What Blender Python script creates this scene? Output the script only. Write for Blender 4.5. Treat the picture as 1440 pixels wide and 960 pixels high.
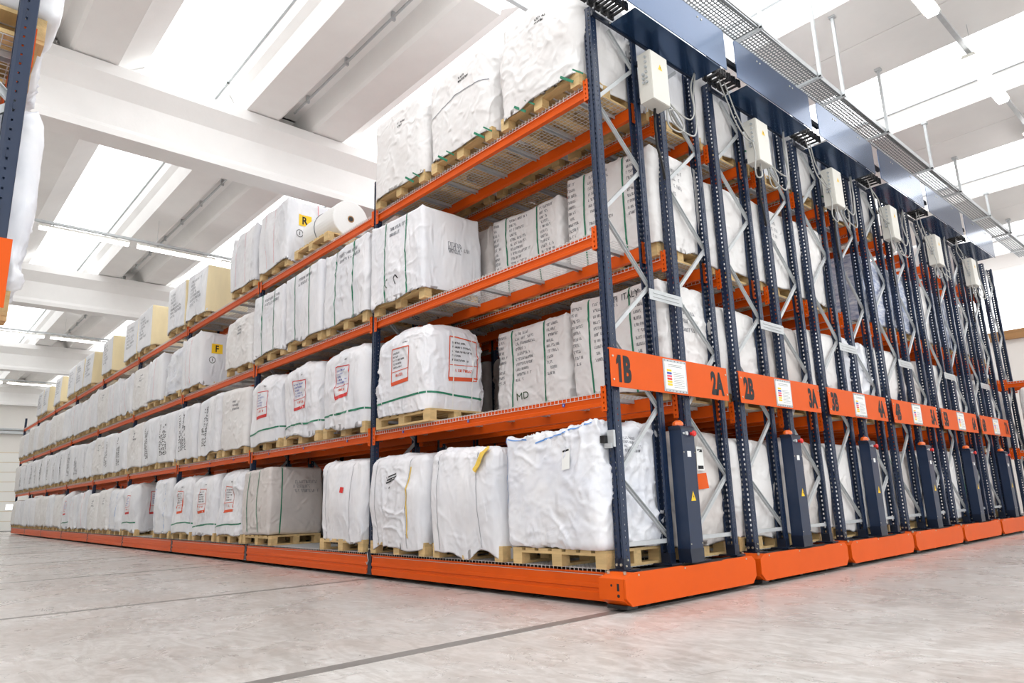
import bpy, bmesh, math, random
import numpy as np
from mathutils import Matrix, Vector

# ------------------------------------------------------------------ reset
for o in list(bpy.data.objects): bpy.data.objects.remove(o)
SC = bpy.context.scene
COL = SC.collection
RND = random.Random(7)

# ------------------------------------------------------------------ camera
S = 3.9                                   # one rack bay in metres
FPX, YAW, PITCH, ROLL = 973.54, 0.8384, 0.2234, -0.0299
CAM = Vector((0.9748*S, -1.1579*S, 0.217*S + 0.035))
def cam_axes():
    d = Vector((-math.sin(YAW)*math.cos(PITCH), math.cos(YAW)*math.cos(PITCH), math.sin(PITCH)))
    r = d.cross(Vector((0, 0, 1))).normalized(); u = r.cross(d)
    r2 = r*math.cos(ROLL) + u*math.sin(ROLL); u2 = u*math.cos(ROLL) - r*math.sin(ROLL)
    return r2, u2, d
r_, u_, d_ = cam_axes()
cd = bpy.data.cameras.new('camera'); cam = bpy.data.objects.new('camera', cd); COL.objects.link(cam)
cd.sensor_width = 36.0; cd.lens = FPX/1440*36.0; cd.clip_start = 0.05; cd.clip_end = 300
cam.matrix_world = Matrix(((r_.x, u_.x, -d_.x, CAM.x), (r_.y, u_.y, -d_.y, CAM.y), (r_.z, u_.z, -d_.z, CAM.z), (0, 0, 0, 1)))
SC.camera = cam

# ------------------------------------------------------------------ world, exposure
w = bpy.data.worlds.new('overcast'); SC.world = w; w.use_nodes = True
bg = w.node_tree.nodes['Background']; bg.inputs[0].default_value = (0.94, 0.97, 1.0, 1); bg.inputs[1].default_value = 1.6
SKYLIGHT = 1.6
SC.view_settings.view_transform = 'Standard'; SC.view_settings.look = 'None'
SC.view_settings.gamma = 1.0; SC.view_settings.use_curve_mapping = False
SC.view_settings.exposure = 0.54

# ------------------------------------------------------------------ materials
def srgb(r, g, b):
    f = lambda c: (c/12.92 if c <= 0.04045 else ((c+0.055)/1.055)**2.4)
    return (f(r/255), f(g/255), f(b/255), 1)
MATS = {}
def mat(name, col, rough=0.5, metal=0.0, bump=0.0, bscale=30.0, var=0.0, vscale=6.0, coat=0.0, spec=0.5, col2=None, stretch=None, detail=4.0, ridged=False, rand=False, emit=None):
    m = bpy.data.materials.new(name); m.use_nodes = True; nt = m.node_tree; N = nt.nodes; Lk = nt.links
    b = N['Principled BSDF']
    b.inputs['Base Color'].default_value = col; b.inputs['Roughness'].default_value = rough
    b.inputs['Metallic'].default_value = metal; b.inputs['Coat Weight'].default_value = coat
    b.inputs['Coat Roughness'].default_value = 0.08
    b.inputs['Specular IOR Level'].default_value = spec
    if emit:
        b.inputs['Emission Color'].default_value = emit[0]; b.inputs['Emission Strength'].default_value = emit[1]
    vec = None
    if bump or var:
        tc = N.new('ShaderNodeTexCoord'); vec = tc.outputs['Object']
        if rand:
            oi = N.new('ShaderNodeObjectInfo'); mu = N.new('ShaderNodeMath'); mu.operation = 'MULTIPLY'; mu.inputs[1].default_value = 57.0
            Lk.new(oi.outputs['Random'], mu.inputs[0])
            ad = N.new('ShaderNodeVectorMath'); ad.operation = 'ADD'; Lk.new(vec, ad.inputs[0]); Lk.new(mu.outputs[0], ad.inputs[1]); vec = ad.outputs[0]
        if stretch:
            mp = N.new('ShaderNodeMapping'); mp.inputs['Scale'].default_value = stretch; Lk.new(vec, mp.inputs[0]); vec = mp.outputs[0]
    if var:
        t = N.new('ShaderNodeTexNoise'); t.inputs['Scale'].default_value = vscale; t.inputs['Detail'].default_value = 6; t.inputs['Roughness'].default_value = 0.6
        Lk.new(vec, t.inputs['Vector'])
        rp = N.new('ShaderNodeValToRGB'); c2 = col2 or tuple(c*(1-var) for c in col[:3])+(1,)
        rp.color_ramp.elements[0].position = 0.35; rp.color_ramp.elements[0].color = c2
        rp.color_ramp.elements[1].position = 0.65; rp.color_ramp.elements[1].color = col
        Lk.new(t.outputs['Fac'], rp.inputs[0]); Lk.new(rp.outputs[0], b.inputs['Base Color'])
    if bump:
        t2 = N.new('ShaderNodeTexNoise'); t2.inputs['Scale'].default_value = bscale; t2.inputs['Detail'].default_value = detail
        if ridged:
            t2.noise_type = 'RIDGED_MULTIFRACTAL'; t2.inputs['Roughness'].default_value = 0.5
            t2.inputs['Distortion'].default_value = 0.6
        Lk.new(vec, t2.inputs['Vector'])
        bp = N.new('ShaderNodeBump'); bp.inputs['Strength'].default_value = bump; bp.inputs['Distance'].default_value = 0.02 if not ridged else 0.035
        Lk.new(t2.outputs['Fac'], bp.inputs['Height']); Lk.new(bp.outputs[0], b.inputs['Normal'])
    MATS[name] = m
    return m

ORANGE = mat('orange_paint', srgb(220, 87, 13), 0.42, var=0.05, vscale=3, spec=0.2)
NAVY = mat('navy_paint', srgb(24, 42, 70), 0.34, var=0.12, vscale=4)
NAVYG = mat('navy_gloss_sheet', srgb(46, 74, 110), 0.2, metal=0.6, coat=0.3)
NAVYD = mat('dark_navy_paint', srgb(16, 28, 48), 0.35)
GALV = mat('galvanised_steel', srgb(196, 200, 202), 0.42, metal=0.35, var=0.1, vscale=9)
WIRE = mat('zinc_wire', srgb(214, 214, 212), 0.45, metal=0.25)
BLACK = mat('black_plastic', srgb(22, 22, 24), 0.5)
DECKD = mat('dark_base_steel', srgb(38, 38, 42), 0.6, var=0.2, vscale=3)
BOXG = mat('grey_enclosure_paint', srgb(216, 214, 206), 0.42)
CABLE = mat('grey_cable_sheath', srgb(176, 176, 172), 0.5)
SCREW = mat('zinc_bolt', srgb(200, 196, 180), 0.35, metal=0.7)
YELLOW = mat('yellow_sticker', srgb(246, 200, 22), 0.5)
REDP = mat('red_plastic', srgb(214, 38, 34), 0.35)
BEACON = mat('orange_beacon_lens', srgb(240, 104, 24), 0.25, coat=0.5)
WHITEP = mat('white_paper', srgb(236, 237, 234), 0.5)
BLUEP = mat('blue_print', srgb(40, 70, 170), 0.5)
PINKP = mat('pink_print', srgb(236, 88, 110), 0.5)
INK = mat('black_ink', srgb(30, 30, 34), 0.7)
INKG = mat('faded_grey_ink', srgb(132, 134, 140), 0.8)
INKM = mat('marker_ink', srgb(118, 118, 122), 0.8)
INKR = mat('red_print', srgb(206, 58, 56), 0.7)
INKO = mat('orange_print', srgb(214, 84, 44), 0.7)
INKGR = mat('dark_green_marker', srgb(46, 78, 44), 0.7)
STRAP = mat('green_strap', srgb(26, 122, 90), 0.4)
STRAPY = mat('yellow_webbing', srgb(232, 196, 84), 0.7)
STRAPB = mat('blue_hem_tape', srgb(84, 140, 208), 0.6)
THREAD = mat('grey_seam_thread', srgb(150, 152, 158), 0.8)
PINKS = mat('pink_string', srgb(226, 150, 156), 0.7)
BAG = mat('woven_white_fabric', srgb(232, 231, 230), 0.55, bump=0.85, bscale=6.5, var=0.06, vscale=2.5, col2=srgb(224, 221, 219), ridged=True, rand=True, detail=3, spec=0.35)
BAGC = mat('crisp_white_fabric', srgb(236, 236, 238), 0.5, bump=0.75, bscale=8, var=0.04, vscale=2.4, col2=srgb(222, 224, 229), ridged=True, rand=True, detail=4, spec=0.35, stretch=(1, 1, 0.45))
BAGP = mat('white_plastic_film', srgb(236, 237, 240), 0.28, bump=1.0, bscale=5.5, var=0.04, vscale=3, col2=srgb(220, 223, 231), ridged=True, rand=True, detail=4, spec=0.5)
BAGW = mat('greyish_wrap', srgb(212, 206, 202), 0.42, bump=0.9, bscale=6, var=0.12, vscale=2, ridged=True, rand=True, detail=3)
TAN = mat('cream_kraft_side', srgb(242, 226, 184), 0.6, bump=0.3, bscale=9, var=0.1, vscale=3, rand=True, stretch=(1, 1, 0.3))
SACKB = mat('blue_white_sacks', srgb(232, 234, 240), 0.55, bump=0.4, bscale=7, var=0.5, vscale=7, col2=srgb(142, 156, 190), rand=True, stretch=(1, 1, 3))
WOOD = mat('pallet_pine', srgb(222, 190, 134), 0.65, bump=0.15, bscale=40, var=0.3, vscale=5, rand=True, stretch=(0.25, 2, 2))
TIMBER = mat('brown_timber', srgb(176, 132, 84), 0.6, var=0.25, vscale=4, stretch=(0.3, 3, 3))
FILM = mat('stretch_film_roll', srgb(238, 238, 236), 0.3, bump=0.1, bscale=60)
CONC = mat('white_painted_concrete', srgb(247, 246, 244), 0.75, bump=0.08, bscale=25, var=0.04, vscale=1.5)
WALLM = mat('wall_paint', srgb(238, 235, 230), 0.8, var=0.03, vscale=1)
DOORM = mat('sectional_door_panel', srgb(240, 239, 234), 0.45)
DOORS = mat('door_seam_tan', srgb(214, 190, 140), 0.6)
TUBE = mat('lamp_diffuser', (1, 1, 1, 1), 0.4, emit=((1, 0.99, 0.97, 1), 7.0))
PANE = mat('daylit_skylight_pane', (0.9, 0.9, 0.9, 1), 0.4, emit=((0.97, 0.985, 1, 1), SKYLIGHT))

def floor_material():
    m = bpy.data.materials.new('polished_concrete'); m.use_nodes = True; nt = m.node_tree; N = nt.nodes; Lk = nt.links; b = N['Principled BSDF']
    tc = N.new('ShaderNodeTexCoord')
    def noise(sc, det, dist=0.0, stretch=None):
        v = tc.outputs['Object']
        if stretch:
            mp = N.new('ShaderNodeMapping'); mp.inputs['Scale'].default_value = stretch; Lk.new(v, mp.inputs[0]); v = mp.outputs[0]
        t = N.new('ShaderNodeTexNoise'); t.inputs['Scale'].default_value = sc; t.inputs['Detail'].default_value = det; t.inputs['Distortion'].default_value = dist
        t.inputs['Roughness'].default_value = 0.62; Lk.new(v, t.inputs['Vector']); return t.outputs['Fac']
    def ramp(f, p0, c0, p1, c1):
        r = N.new('ShaderNodeValToRGB'); e = r.color_ramp.elements; e[0].position = p0; e[0].color = c0; e[1].position = p1; e[1].color = c1
        Lk.new(f, r.inputs[0]); return r.outputs[0]
    def mix(a, c, f, t='MULTIPLY'):
        x = N.new('ShaderNodeMixRGB'); x.blend_type = t; x.inputs[0].default_value = f; Lk.new(a, x.inputs[1]); Lk.new(c, x.inputs[2]); return x.outputs[0]
    base = ramp(noise(0.7, 8, 0.4), 0.3, srgb(196, 192, 188), 0.7, srgb(222, 220, 217))
    pink = ramp(noise(0.5, 5, 1.2), 0.45, (1, 1, 1, 1), 0.75, srgb(240, 228, 222))
    sw = ramp(noise(2.2, 8, 2.5, (1, 2.6, 1)), 0.42, srgb(222, 219, 216), 0.6, (1, 1, 1, 1))
    fine = ramp(noise(14, 6, 0.5), 0.35, srgb(236, 235, 233), 0.6, (1, 1, 1, 1))
    # scuff marks: thin contour bands of a warped noise, broken up by a second one
    n1 = noise(0.9, 3, 1.5); ab = N.new('ShaderNodeMath'); ab.operation = 'SUBTRACT'; ab.inputs[1].default_value = 0.52; Lk.new(n1, ab.inputs[0])
    a2 = N.new('ShaderNodeMath'); a2.operation = 'ABSOLUTE'; Lk.new(ab.outputs[0], a2.inputs[0])
    line = ramp(a2.outputs[0], 0.0, srgb(150, 146, 143), 0.004, (1, 1, 1, 1))
    brk = ramp(noise(1.6, 3), 0.52, (0, 0, 0, 1), 0.6, (1, 1, 1, 1))
    lm = N.new('ShaderNodeMixRGB'); lm.inputs[1].default_value = (1, 1, 1, 1); Lk.new(brk, lm.inputs[0]); Lk.new(line, lm.inputs[2])
    c = mix(mix(mix(mix(base, pink, 0.8), sw, 0.75), fine, 0.8), lm.outputs[0], 0.8)
    Lk.new(c, b.inputs['Base Color'])
    rg = N.new('ShaderNodeMapRange'); rg.inputs['To Min'].default_value = 0.16; rg.inputs['To Max'].default_value = 0.42
    Lk.new(noise(1.8, 6, 1.0), rg.inputs['Value']); Lk.new(rg.outputs[0], b.inputs['Roughness'])
    b.inputs['Specular IOR Level'].default_value = 0.42
    return m
FLOORM = floor_material()

# ------------------------------------------------------------------ mesh helpers
class MB:
    def __init__(self): self.v = []; self.f = []; self.mi = []
    def add(self, vs, fs, mi=0):
        n = len(self.v); self.v += [tuple(p) for p in vs]; self.f += [tuple(i+n for i in f) for f in fs]; self.mi += [mi]*len(fs); return self
    def box(self, x0, x1, y0, y1, z0, z1, mi=0):
        return self.add([(x0,y0,z0),(x1,y0,z0),(x1,y1,z0),(x0,y1,z0),(x0,y0,z1),(x1,y0,z1),(x1,y1,z1),(x0,y1,z1)],
                        [(0,3,2,1),(4,5,6,7),(0,1,5,4),(1,2,6,5),(2,3,7,6),(3,0,4,7)], mi)
    def prism_x(self, prof, x0, x1, mi=0):          # closed profile in (y, z), counter-clockwise seen from +X
        n = len(prof); vs = [(x0, y, z) for y, z in prof] + [(x1, y, z) for y, z in prof]
        fs = [(i, (i+1) % n, n+(i+1) % n, n+i) for i in range(n)] + [tuple(range(n-1, -1, -1)), tuple(range(n, 2*n))]
        return self.add(vs, fs, mi)
    def prism_y(self, prof, y0, y1, mi=0):          # closed profile in (x, z)
        n = len(prof); vs = [(x, y0, z) for x, z in prof] + [(x, y1, z) for x, z in prof]
        fs = [(i, n+i, n+(i+1) % n, (i+1) % n) for i in range(n)] + [tuple(range(n)), tuple(range(2*n-1, n-1, -1))]
        return self.add(vs, fs, mi)
    def prism_z(self, prof, z0, z1, mi=0):
        n = len(prof); vs = [(x, y, z0) for x, y in prof] + [(x, y, z1) for x, y in prof]
        fs = [(i, (i+1) % n, n+(i+1) % n, n+i) for i in range(n)] + [tuple(range(n-1, -1, -1)), tuple(range(n, 2*n))]
        return self.add(vs, fs, mi)
    def cyl(self, p, q, r, n=10, mi=0, r2=None):
        p = Vector(p); q = Vector(q); a = (q-p).normalized(); u = a.orthogonal().normalized(); v = a.cross(u); r2 = r if r2 is None else r2
        ring = [(math.cos(2*math.pi*i/n), math.sin(2*math.pi*i/n)) for i in range(n)]
        vs = [p + u*(c*r) + v*(s*r) for c, s in ring] + [q + u*(c*r2) + v*(s*r2) for c, s in ring]
        fs = [(i, (i+1) % n, n+(i+1) % n, n+i) for i in range(n)] + [tuple(range(n-1, -1, -1)), tuple(range(n, 2*n))]
        return self.add(vs, fs, mi)
    def tube(self, pts, r, n=6, mi=0):
        pts = [Vector(p) for p in pts]; m = len(pts); vs = []; u = None
        for i, p in enumerate(pts):
            t = (pts[min(i+1, m-1)] - pts[max(i-1, 0)]).normalized()
            u = t.orthogonal().normalized() if u is None else (u - t*u.dot(t)).normalized()
            v = t.cross(u)
            vs += [p + u*(math.cos(2*math.pi*k/n)*r) + v*(math.sin(2*math.pi*k/n)*r) for k in range(n)]
        fs = [(i*n+k, i*n+(k+1) % n, (i+1)*n+(k+1) % n, (i+1)*n+k) for i in range(m-1) for k in range(n)]
        fs += [tuple(range(n-1, -1, -1)), tuple(range((m-1)*n, m*n))]
        return self.add(vs, fs, mi)
    def bar(self, p, q, sx, sy, up=(1, 0, 0), mi=0):   # rectangular bar p->q, sx along 'up', sy across
        p = Vector(p); q = Vector(q); a = (q-p).normalized(); u = Vector(up); u = (u - a*u.dot(a)).normalized(); v = a.cross(u)
        o = [(-sx/2, -sy/2), (sx/2, -sy/2), (sx/2, sy/2), (-sx/2, sy/2)]
        vs = [p + u*x + v*y for x, y in o] + [q + u*x + v*y for x, y in o]
        return self.add(vs, [(3,2,1,0),(4,5,6,7),(0,1,5,4),(1,2,6,5),(2,3,7,6),(3,0,4,7)], mi)
    def mesh(self, name, mats, smooth=False):
        me = bpy.data.meshes.new(name); me.from_pydata(self.v, [], self.f)
        for m in (mats if isinstance(mats, (list, tuple)) else [mats]): me.materials.append(m)
        me.polygons.foreach_set('material_index', self.mi)
        if smooth: me.polygons.foreach_set('use_smooth', [True]*len(self.f))
        bm = bmesh.new(); bm.from_mesh(me); bmesh.ops.recalc_face_normals(bm, faces=bm.faces); bm.to_mesh(me); bm.free()
        return me
TINY = {'writing', 'mark', 'printing', 'printed_lines', 'bolt', 'rivet', 'screw', 'cable_gland', 'clip', 'hanger', 'sensor_slot'}
def obj(name, me, parent=None, loc=(0, 0, 0), rz=0.0):
    o = bpy.data.objects.new(name, me); COL.objects.link(o); o.location = loc
    if rz: o.rotation_euler = (0, 0, rz)
    if parent is not None: o.parent = parent
    if name in TINY: o['kind'] = 'stuff'
    return o
def empty(name, loc=(0, 0, 0)):
    o = bpy.data.objects.new(name, None); COL.objects.link(o); o.location = loc; o.empty_display_size = 0.1; return o
def tag(o, label=None, cat=None, group=None, kind=None):
    if label: o['label'] = label
    if cat: o['category'] = cat
    if group: o['group'] = group
    if kind: o['kind'] = kind
    return o
_tc = {}
def glyphs(txt, bold=0.0, narrow=1.0):
    k = (txt, bold, narrow)
    if k in _tc: return _tc[k]
    cu = bpy.data.curves.new('t', 'FONT'); cu.body = txt; cu.offset = bold; cu.resolution_u = 3
    o = bpy.data.objects.new('t', cu); COL.objects.link(o); bpy.context.view_layer.update()
    me = o.evaluated_get(bpy.context.evaluated_depsgraph_get()).to_mesh()
    V = np.array([v.co[:2] for v in me.vertices], float); F = [tuple(p.vertices) for p in me.polygons]
    bpy.data.objects.remove(o); bpy.data.curves.remove(cu)
    if txt.startswith('1'):
        V = np.vstack([V, V.min(0)*0+np.array([[V[:, 0].min(), V[:, 1].max()], [V[:, 0].min()-0.14, V[:, 1].max()-0.16], [V[:, 0].min()-0.14, V[:, 1].max()-0.30], [V[:, 0].min()+0.02, V[:, 1].max()-0.22]])]); F.append(tuple(range(len(V)-4, len(V))))
    V -= V.min(0); V[:, 0] *= narrow; s = V[:, 1].max(); V /= s
    _tc[k] = (V, F); return V, F                      # height 1, starts at x = 0
def text_mesh(name, txt, h, place, material, bold=0.0, narrow=1.0, centre=False):
    V, F = glyphs(txt, bold, narrow); V = V*h
    if centre: V = V - V.max(0)/2
    mb = MB(); mb.add([place(x, y) for x, y in V], F); return mb.mesh(name, material)

# ------------------------------------------------------------------ dimensions
ZB, Z1, Z2, Z3 = 0.289, 1.749, 3.207, 4.695
LEVELS = [ZB, Z1, Z2, Z3]
PITCH_Y = 2.024
U = [0.0, 0.69, 1.03, 1.72]            # outer faces of the four uprights of a carriage

# ------------------------------------------------------------------ floor
fl = MB(); fl.box(-60, 30, -30, 30, -0.3, 0)
tag(obj('floor', fl.mesh('floor', FLOORM)), kind='structure', label='grey polished concrete floor with scuff marks')
FLOOR = bpy.data.objects['floor']
RAILM = mat('floor_rail_steel', srgb(140, 136, 132), 0.4, metal=0.3, var=0.2, vscale=5)
JOINTM = mat('floor_joint_filler', srgb(150, 142, 138), 0.7)
for k in range(0, 10):
    wdt = 0.055 if k == 0 else 0.035
    m = MB(); m.box(-3.9*k+0.04-wdt, -3.9*k+0.04+wdt, -9, 14, -0.01, 0.002)
    obj('floor_rail', m.mesh('floor_rail', RAILM), FLOOR)

# ------------------------------------------------------------------ ceiling, girders, skylights
CEIL = empty('ceiling', (0, 0, 0)); tag(CEIL, kind='structure', label='white precast concrete roof with girders and long skylights')
GX = [15.03, 3.83, -7.37, -18.57, -29.77, -40.9]
gp = [(0, 6.5), (-0.46, 6.5), (-0.46, 6.6), (-0.41, 6.68), (-0.41, 7.15), (-0.62, 7.40), (-0.62, 7.58), (0.16, 7.58), (0.16, 7.40), (-0.05, 7.15), (-0.05, 6.68), (0, 6.6)]
gm = MB(); gm.prism_y(gp, -18, 17.5); gme = gm.mesh('roof_girder', CONC)
for gx in GX: obj('roof_girder', gme, CEIL, (gx, 0, 0))
NWIN = [0]
def window(y0, y1, x0, x1, z0, z1=None, ribs=True):
    z1 = z0 if z1 is None else z1
    NWIN[0] += 1
    p = MB(); p.add([(x0,y0,z0),(x1,y0,z0),(x1,y1,z1),(x0,y1,z1),(x0,y0,z0+.03),(x1,y0,z0+.03),(x1,y1,z1+.03),(x0,y1,z1+.03)],
                    [(0,3,2,1),(4,5,6,7),(0,1,5,4),(1,2,6,5),(2,3,7,6),(3,0,4,7)])
    o = empty('window_%d' % NWIN[0]); tag(o, kind='structure', label='long white daylit skylight in the roof')
    obj('pane', p.mesh('skylight_pane', PANE), o)
    f = MB(); f.box(x0, x1, y0, y0+0.05, z0-0.05, z0-0.003); f.box(x0, x1, y1-0.05, y1, z1-0.05, z1-0.003)
    obj('frame', f.mesh('skylight_frame', GALV), o)
    return o
def roof_element(yc, x0, x1, dz=0.0, cut=None):
    # two flat feet with a recess between, outer flanks rising to the skylight kerbs; yc = inner recess middle
    zf = 7.6+dz; zt = zf+0.75
    prof = [(-0.90, zf), (-0.34, zf), (-0.28, zf+0.05), (-0.16, zf+0.34), (0.16, zf+0.34), (0.28, zf+0.05), (0.33, zf), (0.93, zf),
            (0.96, zf+0.10), (1.38, zf+0.38), (1.41, zt), (-1.09, zt), (-1.07, zf+0.42), (-0.98, zf+0.30)]
    m = MB(); m.prism_x([(yc+y, z) for y, z in prof], x0, x1); return obj('roof_panel', m.mesh('roof_panel', CONC), CEIL)
YE = [0.27 - 3.82*k for k in range(0, 5)]
for bi in range(len(GX)-1):
    xa, xb = GX[bi+1]+0.1, GX[bi]-0.56
    xp, xq = GX[bi+1]-0.3, GX[bi]-0.25
    xa, xb = xp, xq
    if bi == 1: xb = -2.6
    ys = YE if bi != 0 else YE
    for yc in ys: roof_element(yc, xa, xb)
    for k in range(len(ys)-1): window(ys[k+1]+1.40, ys[k]-1.07, xa, xb, 8.3)
    if bi >= 2:
        roof_element(0.27+3.82, xa, xb); window(0.27+1.40, 0.27+3.82-1.07, xa, xb, 8.3)
        roof_element(0.27+7.64, xa, xb); window(0.27+3.82+1.40, 0.27+7.64-1.07, xa, xb, 8.3)
        roof_element(0.27+11.46, xa, xb); window(0.27+7.64+1.40, 0.27+11.46-1.07, xa, xb, 8.3)
# bay over the corner: broad skylight above the first bays, then sloping flat panels to the right
window(1.67, 4.9, GX[2]-0.3, GX[1]-0.25, 8.3)
window(-15.0, 1.67, -2.6, GX[1]-0.25, 8.34)
def slope_z(y): return 7.6 - 0.115*max(0.0, y-5.1) + 0.10
def flat_panel(y0, y1, x0, x1):
    a, b = slope_z(y0), slope_z(y1)
    m = MB(); m.prism_x([(y0, a), ((y0+y1)/2-0.01, (a+b)/2), ((y0+y1)/2-0.005, (a+b)/2+0.02), ((y0+y1)/2+0.005, (a+b)/2+0.02), ((y0+y1)/2+0.01, (a+b)/2), (y1, b), (y1+0.02, b+0.45), (y0-0.02, a+0.45)], x0, x1)
    obj('roof_panel', m.mesh('roof_panel', CONC), CEIL)
for xa, xb in ((GX[2]-0.3, GX[1]-0.25), (GX[1]-0.25, GX[0]-0.25)):
    for y0, y1 in ((4.95, 6.88), (8.68, 10.42), (12.2, 13.95), (15.7, 17.5)):
        flat_panel(y0, y1, xa, xb)
    for y0, y1 in ((6.88, 8.68), (10.42, 12.2), (13.95, 15.7)):
        window(y0, y1, xa, xb, slope_z(y0)+0.42, slope_z(y1)+0.42)
window(1.67, 4.9, GX[1]-0.25, GX[0]-0.25, 8.3)
# service pipe in the recess of the roof panel above the front bays
for x0, x1 in ((-7.2, -2.65), (-18.4, -8.0), (-29.6, -19.2)):
    m = MB(); m.cyl((x0, 0.22, 7.84), (x1, 0.22, 7.84), 0.022, 8)
    pipe = obj('service_pipe', m.mesh('service_pipe', GALV), CEIL)
    for i in range(int((x1-x0)/1.4)+1):
        c = MB(); c.box(x0+0.5+i*1.4, x0+0.54+i*1.4, 0.20, 0.26, 7.80, 7.95); obj('pipe_clip', c.mesh('pipe_clip', GALV), pipe)

# ------------------------------------------------------------------ walls
wm = MB(); wm.box(-41.6, -41.3, -18, 17.5, 0, 8.6); WB = tag(obj('wall_back', wm.mesh('wall_back', WALLM)), kind='structure', label='white far end wall of the hall')
wm = MB(); wm.box(-41.3, 16, 17.5, 17.8, 0, 8.6); WR = tag(obj('wall_right', wm.mesh('wall_right', WALLM)), kind='structure', label='pale wall behind the last rack')
wm = MB(); wm.box(-41.3, 6.0, -18.3, -18.0, 0, 8.6); tag(obj('wall_sky_block', wm.mesh('wall_sky_block', WALLM)), kind='structure', label='added white wall behind the viewer, blocks sky light')  # unseen wall, added to keep sky light off the rack fronts
m = MB(); m.box(-41.3, -41.05, -18, 3.0, 5.0, 5.14); m.box(-41.3, -41.12, -18, 3.0, 5.2, 5.28)
obj('door_rail', m.mesh('door_rail', GALV), WB)
D1 = empty('door_1', (-41.3, 0, 0)); tag(D1, kind='structure', label='white sectional door at the far end with tan seams')
for i in range(8):
    p = MB(); p.box(0.01, 0.07, -5.2, 1.2, 0.03+i*0.5, 0.03+i*0.5+0.475); o = obj('door_panel', p.mesh('door_panel', DOORM), D1)
    q = MB(); q.box(0.01, 0.05, -5.2, 1.2, 0.505+i*0.5, 0.53+i*0.5); obj('seam', q.mesh('seam', DOORS), o)
p = MB(); p.box(0.071, 0.078, 0.35, 0.85, 1.1, 1.36); obj('vision_pane', p.mesh('vision_pane', PANE), D1)
p = MB(); p.box(0.01, 0.09, -5.25, 1.25, 0.0, 0.03); obj('floor_seal', p.mesh('floor_seal', BLACK), D1)

# ------------------------------------------------------------------ rack part meshes
def upright_mesh(h, z0=0.0):
    # open channel: perforated front face at y = 0 looking to -Y, perforated flanges, return lips
    t = 0.05; n = int(h/t); W = 0.045; D = 0.07; th = 0.004
    m = MB()
    def sheet(axis, a0, a1, fixed, holes):
        # strip of sheet along z between a0..a1 on axis; holes = list of (c0, c1) columns
        cols = []; cur = a0
        for c0, c1 in holes: cols.append((cur, c0, False)); cols.append((c0, c1, True)); cur = c1
        cols.append((cur, a1, False))
        for b0, b1, hole in cols:
            c0h, c1h = b0, b1
            hh = min(0.022, (c1h-c0h)*1.35)
            spans = [(z0, z0+h)] if not hole else [(z0+i*t+0.006+hh, z0+(i+1)*t+0.006) for i in range(n-1)] + [(z0, z0+0.006), (z0+(n-1)*t+0.006+hh, z0+h)]
            for s0, s1 in spans:
                if axis == 'x': m.add([(b0, fixed, s0), (b1, fixed, s0), (b1, fixed, s1), (b0, fixed, s1)], [(0, 1, 2, 3)])
                else: m.add([(fixed, b0, s0), (fixed, b1, s0), (fixed, b1, s1), (fixed, b0, s1)], [(0, 1, 2, 3)])
    sheet('x', -W, W, 0.0, [(-0.033, -0.016), (0.016, 0.033)])
    sheet('y', 0.0, D, W, [(0.036, 0.045)])
    sheet('y', 0.0, D, -W, [(0.036, 0.045)])
    sheet('x', -W, -W+0.018, D, []); sheet('x', W-0.018, W, D, [])
    sheet('x', -0.006, 0.006, 0.007, [])
    me = m.mesh('upright', NAVY)
    bm = bmesh.new(); bm.from_mesh(me); bmesh.ops.remove_doubles(bm, verts=bm.verts, dist=1e-5)
    bmesh.ops.solidify(bm, geom=list(bm.faces), thickness=th); bm.to_mesh(me); bm.free()
    return me
UP_END = upright_mesh(5.5-ZB); UP_IN = upright_mesh(5.17-ZB)
m = MB(); m.box(-0.10, 0.10, -0.02, 0.13, 0, 0.014)
FOOTP = m.mesh('foot_plate', NAVYD)
m = MB(); m.box(-0.047, 0.047, -0.004, 0.075, 0.014, 0.10); FOOTS = m.mesh('foot_sleeve', NAVYD)
m = MB()
for a in (-0.022, 0.022):
    m.cyl((a, -0.005, 0.05), (a, -0.016, 0.05), 0.011, 8); m.cyl((0.047, 0.02+0.5*(a+0.022), 0.04+(a+.022)), (0.056, 0.02+0.5*(a+0.022), 0.04+(a+.022)), 0.008, 8)
BOLTS = m.mesh('foot_bolt', SCREW)
# bolt row on the end flange
beam_prof = [(0.0, 0.0), (0.05, 0.0), (0.05, 0.115), (0.014, 0.115), (0.014, 0.100), (0.0, 0.094), (0.0, 0.078), (0.007, 0.072), (0.007, 0.036), (0.0, 0.030)]
m = MB(); m.prism_x(beam_prof, -1.895, 1.895); BEAM = m.mesh('shelf_beam', ORANGE)
def connector_mesh():
    m = MB(); cols = [(-0.028, -0.008), (-0.008, 0.008), (0.008, 0.028)]
    zs = [(-0.11+0.02+i*0.045, -0.11+0.02+i*0.045+0.018) for i in range(5)]
    for k, (a, b) in enumerate(cols):
        sp = [(-0.11, 0.11)] if k != 1 else []
        if k == 1:
            cur = -0.11
            for s0, s1 in zs: sp.append((cur, s0)); cur = s1
            sp.append((cur, 0.11))
        for s0, s1 in sp: m.box(a, b, -0.006, 0.0, s0, s1)
    m.box(-0.028, -0.024, 0.0, 0.05, -0.11, 0.11)
    return m.mesh('connector', ORANGE)
CONN = connector_mesh()
def deck_mesh():
    m = MB(); r = 0.0022
    for i in range(14):
        y = 0.01+i*0.0515; m.box(-1.86, 1.86, y-r, y+r, 0.004-r, 0.004+r)
    for i in range(75):
        x = -1.85+i*0.05
        m.box(x-r, x+r, -0.006, 0.70, 0.004+r, 0.004+3*r); m.box(x-r, x+r, -0.010, -0.006, -0.038, 0.004+3*r)
    m.box(-1.86, 1.86, -0.013, -0.0095, -0.040, -0.036)
    return m.mesh('wire_deck', WIRE)
DECK = deck_mesh()
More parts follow.
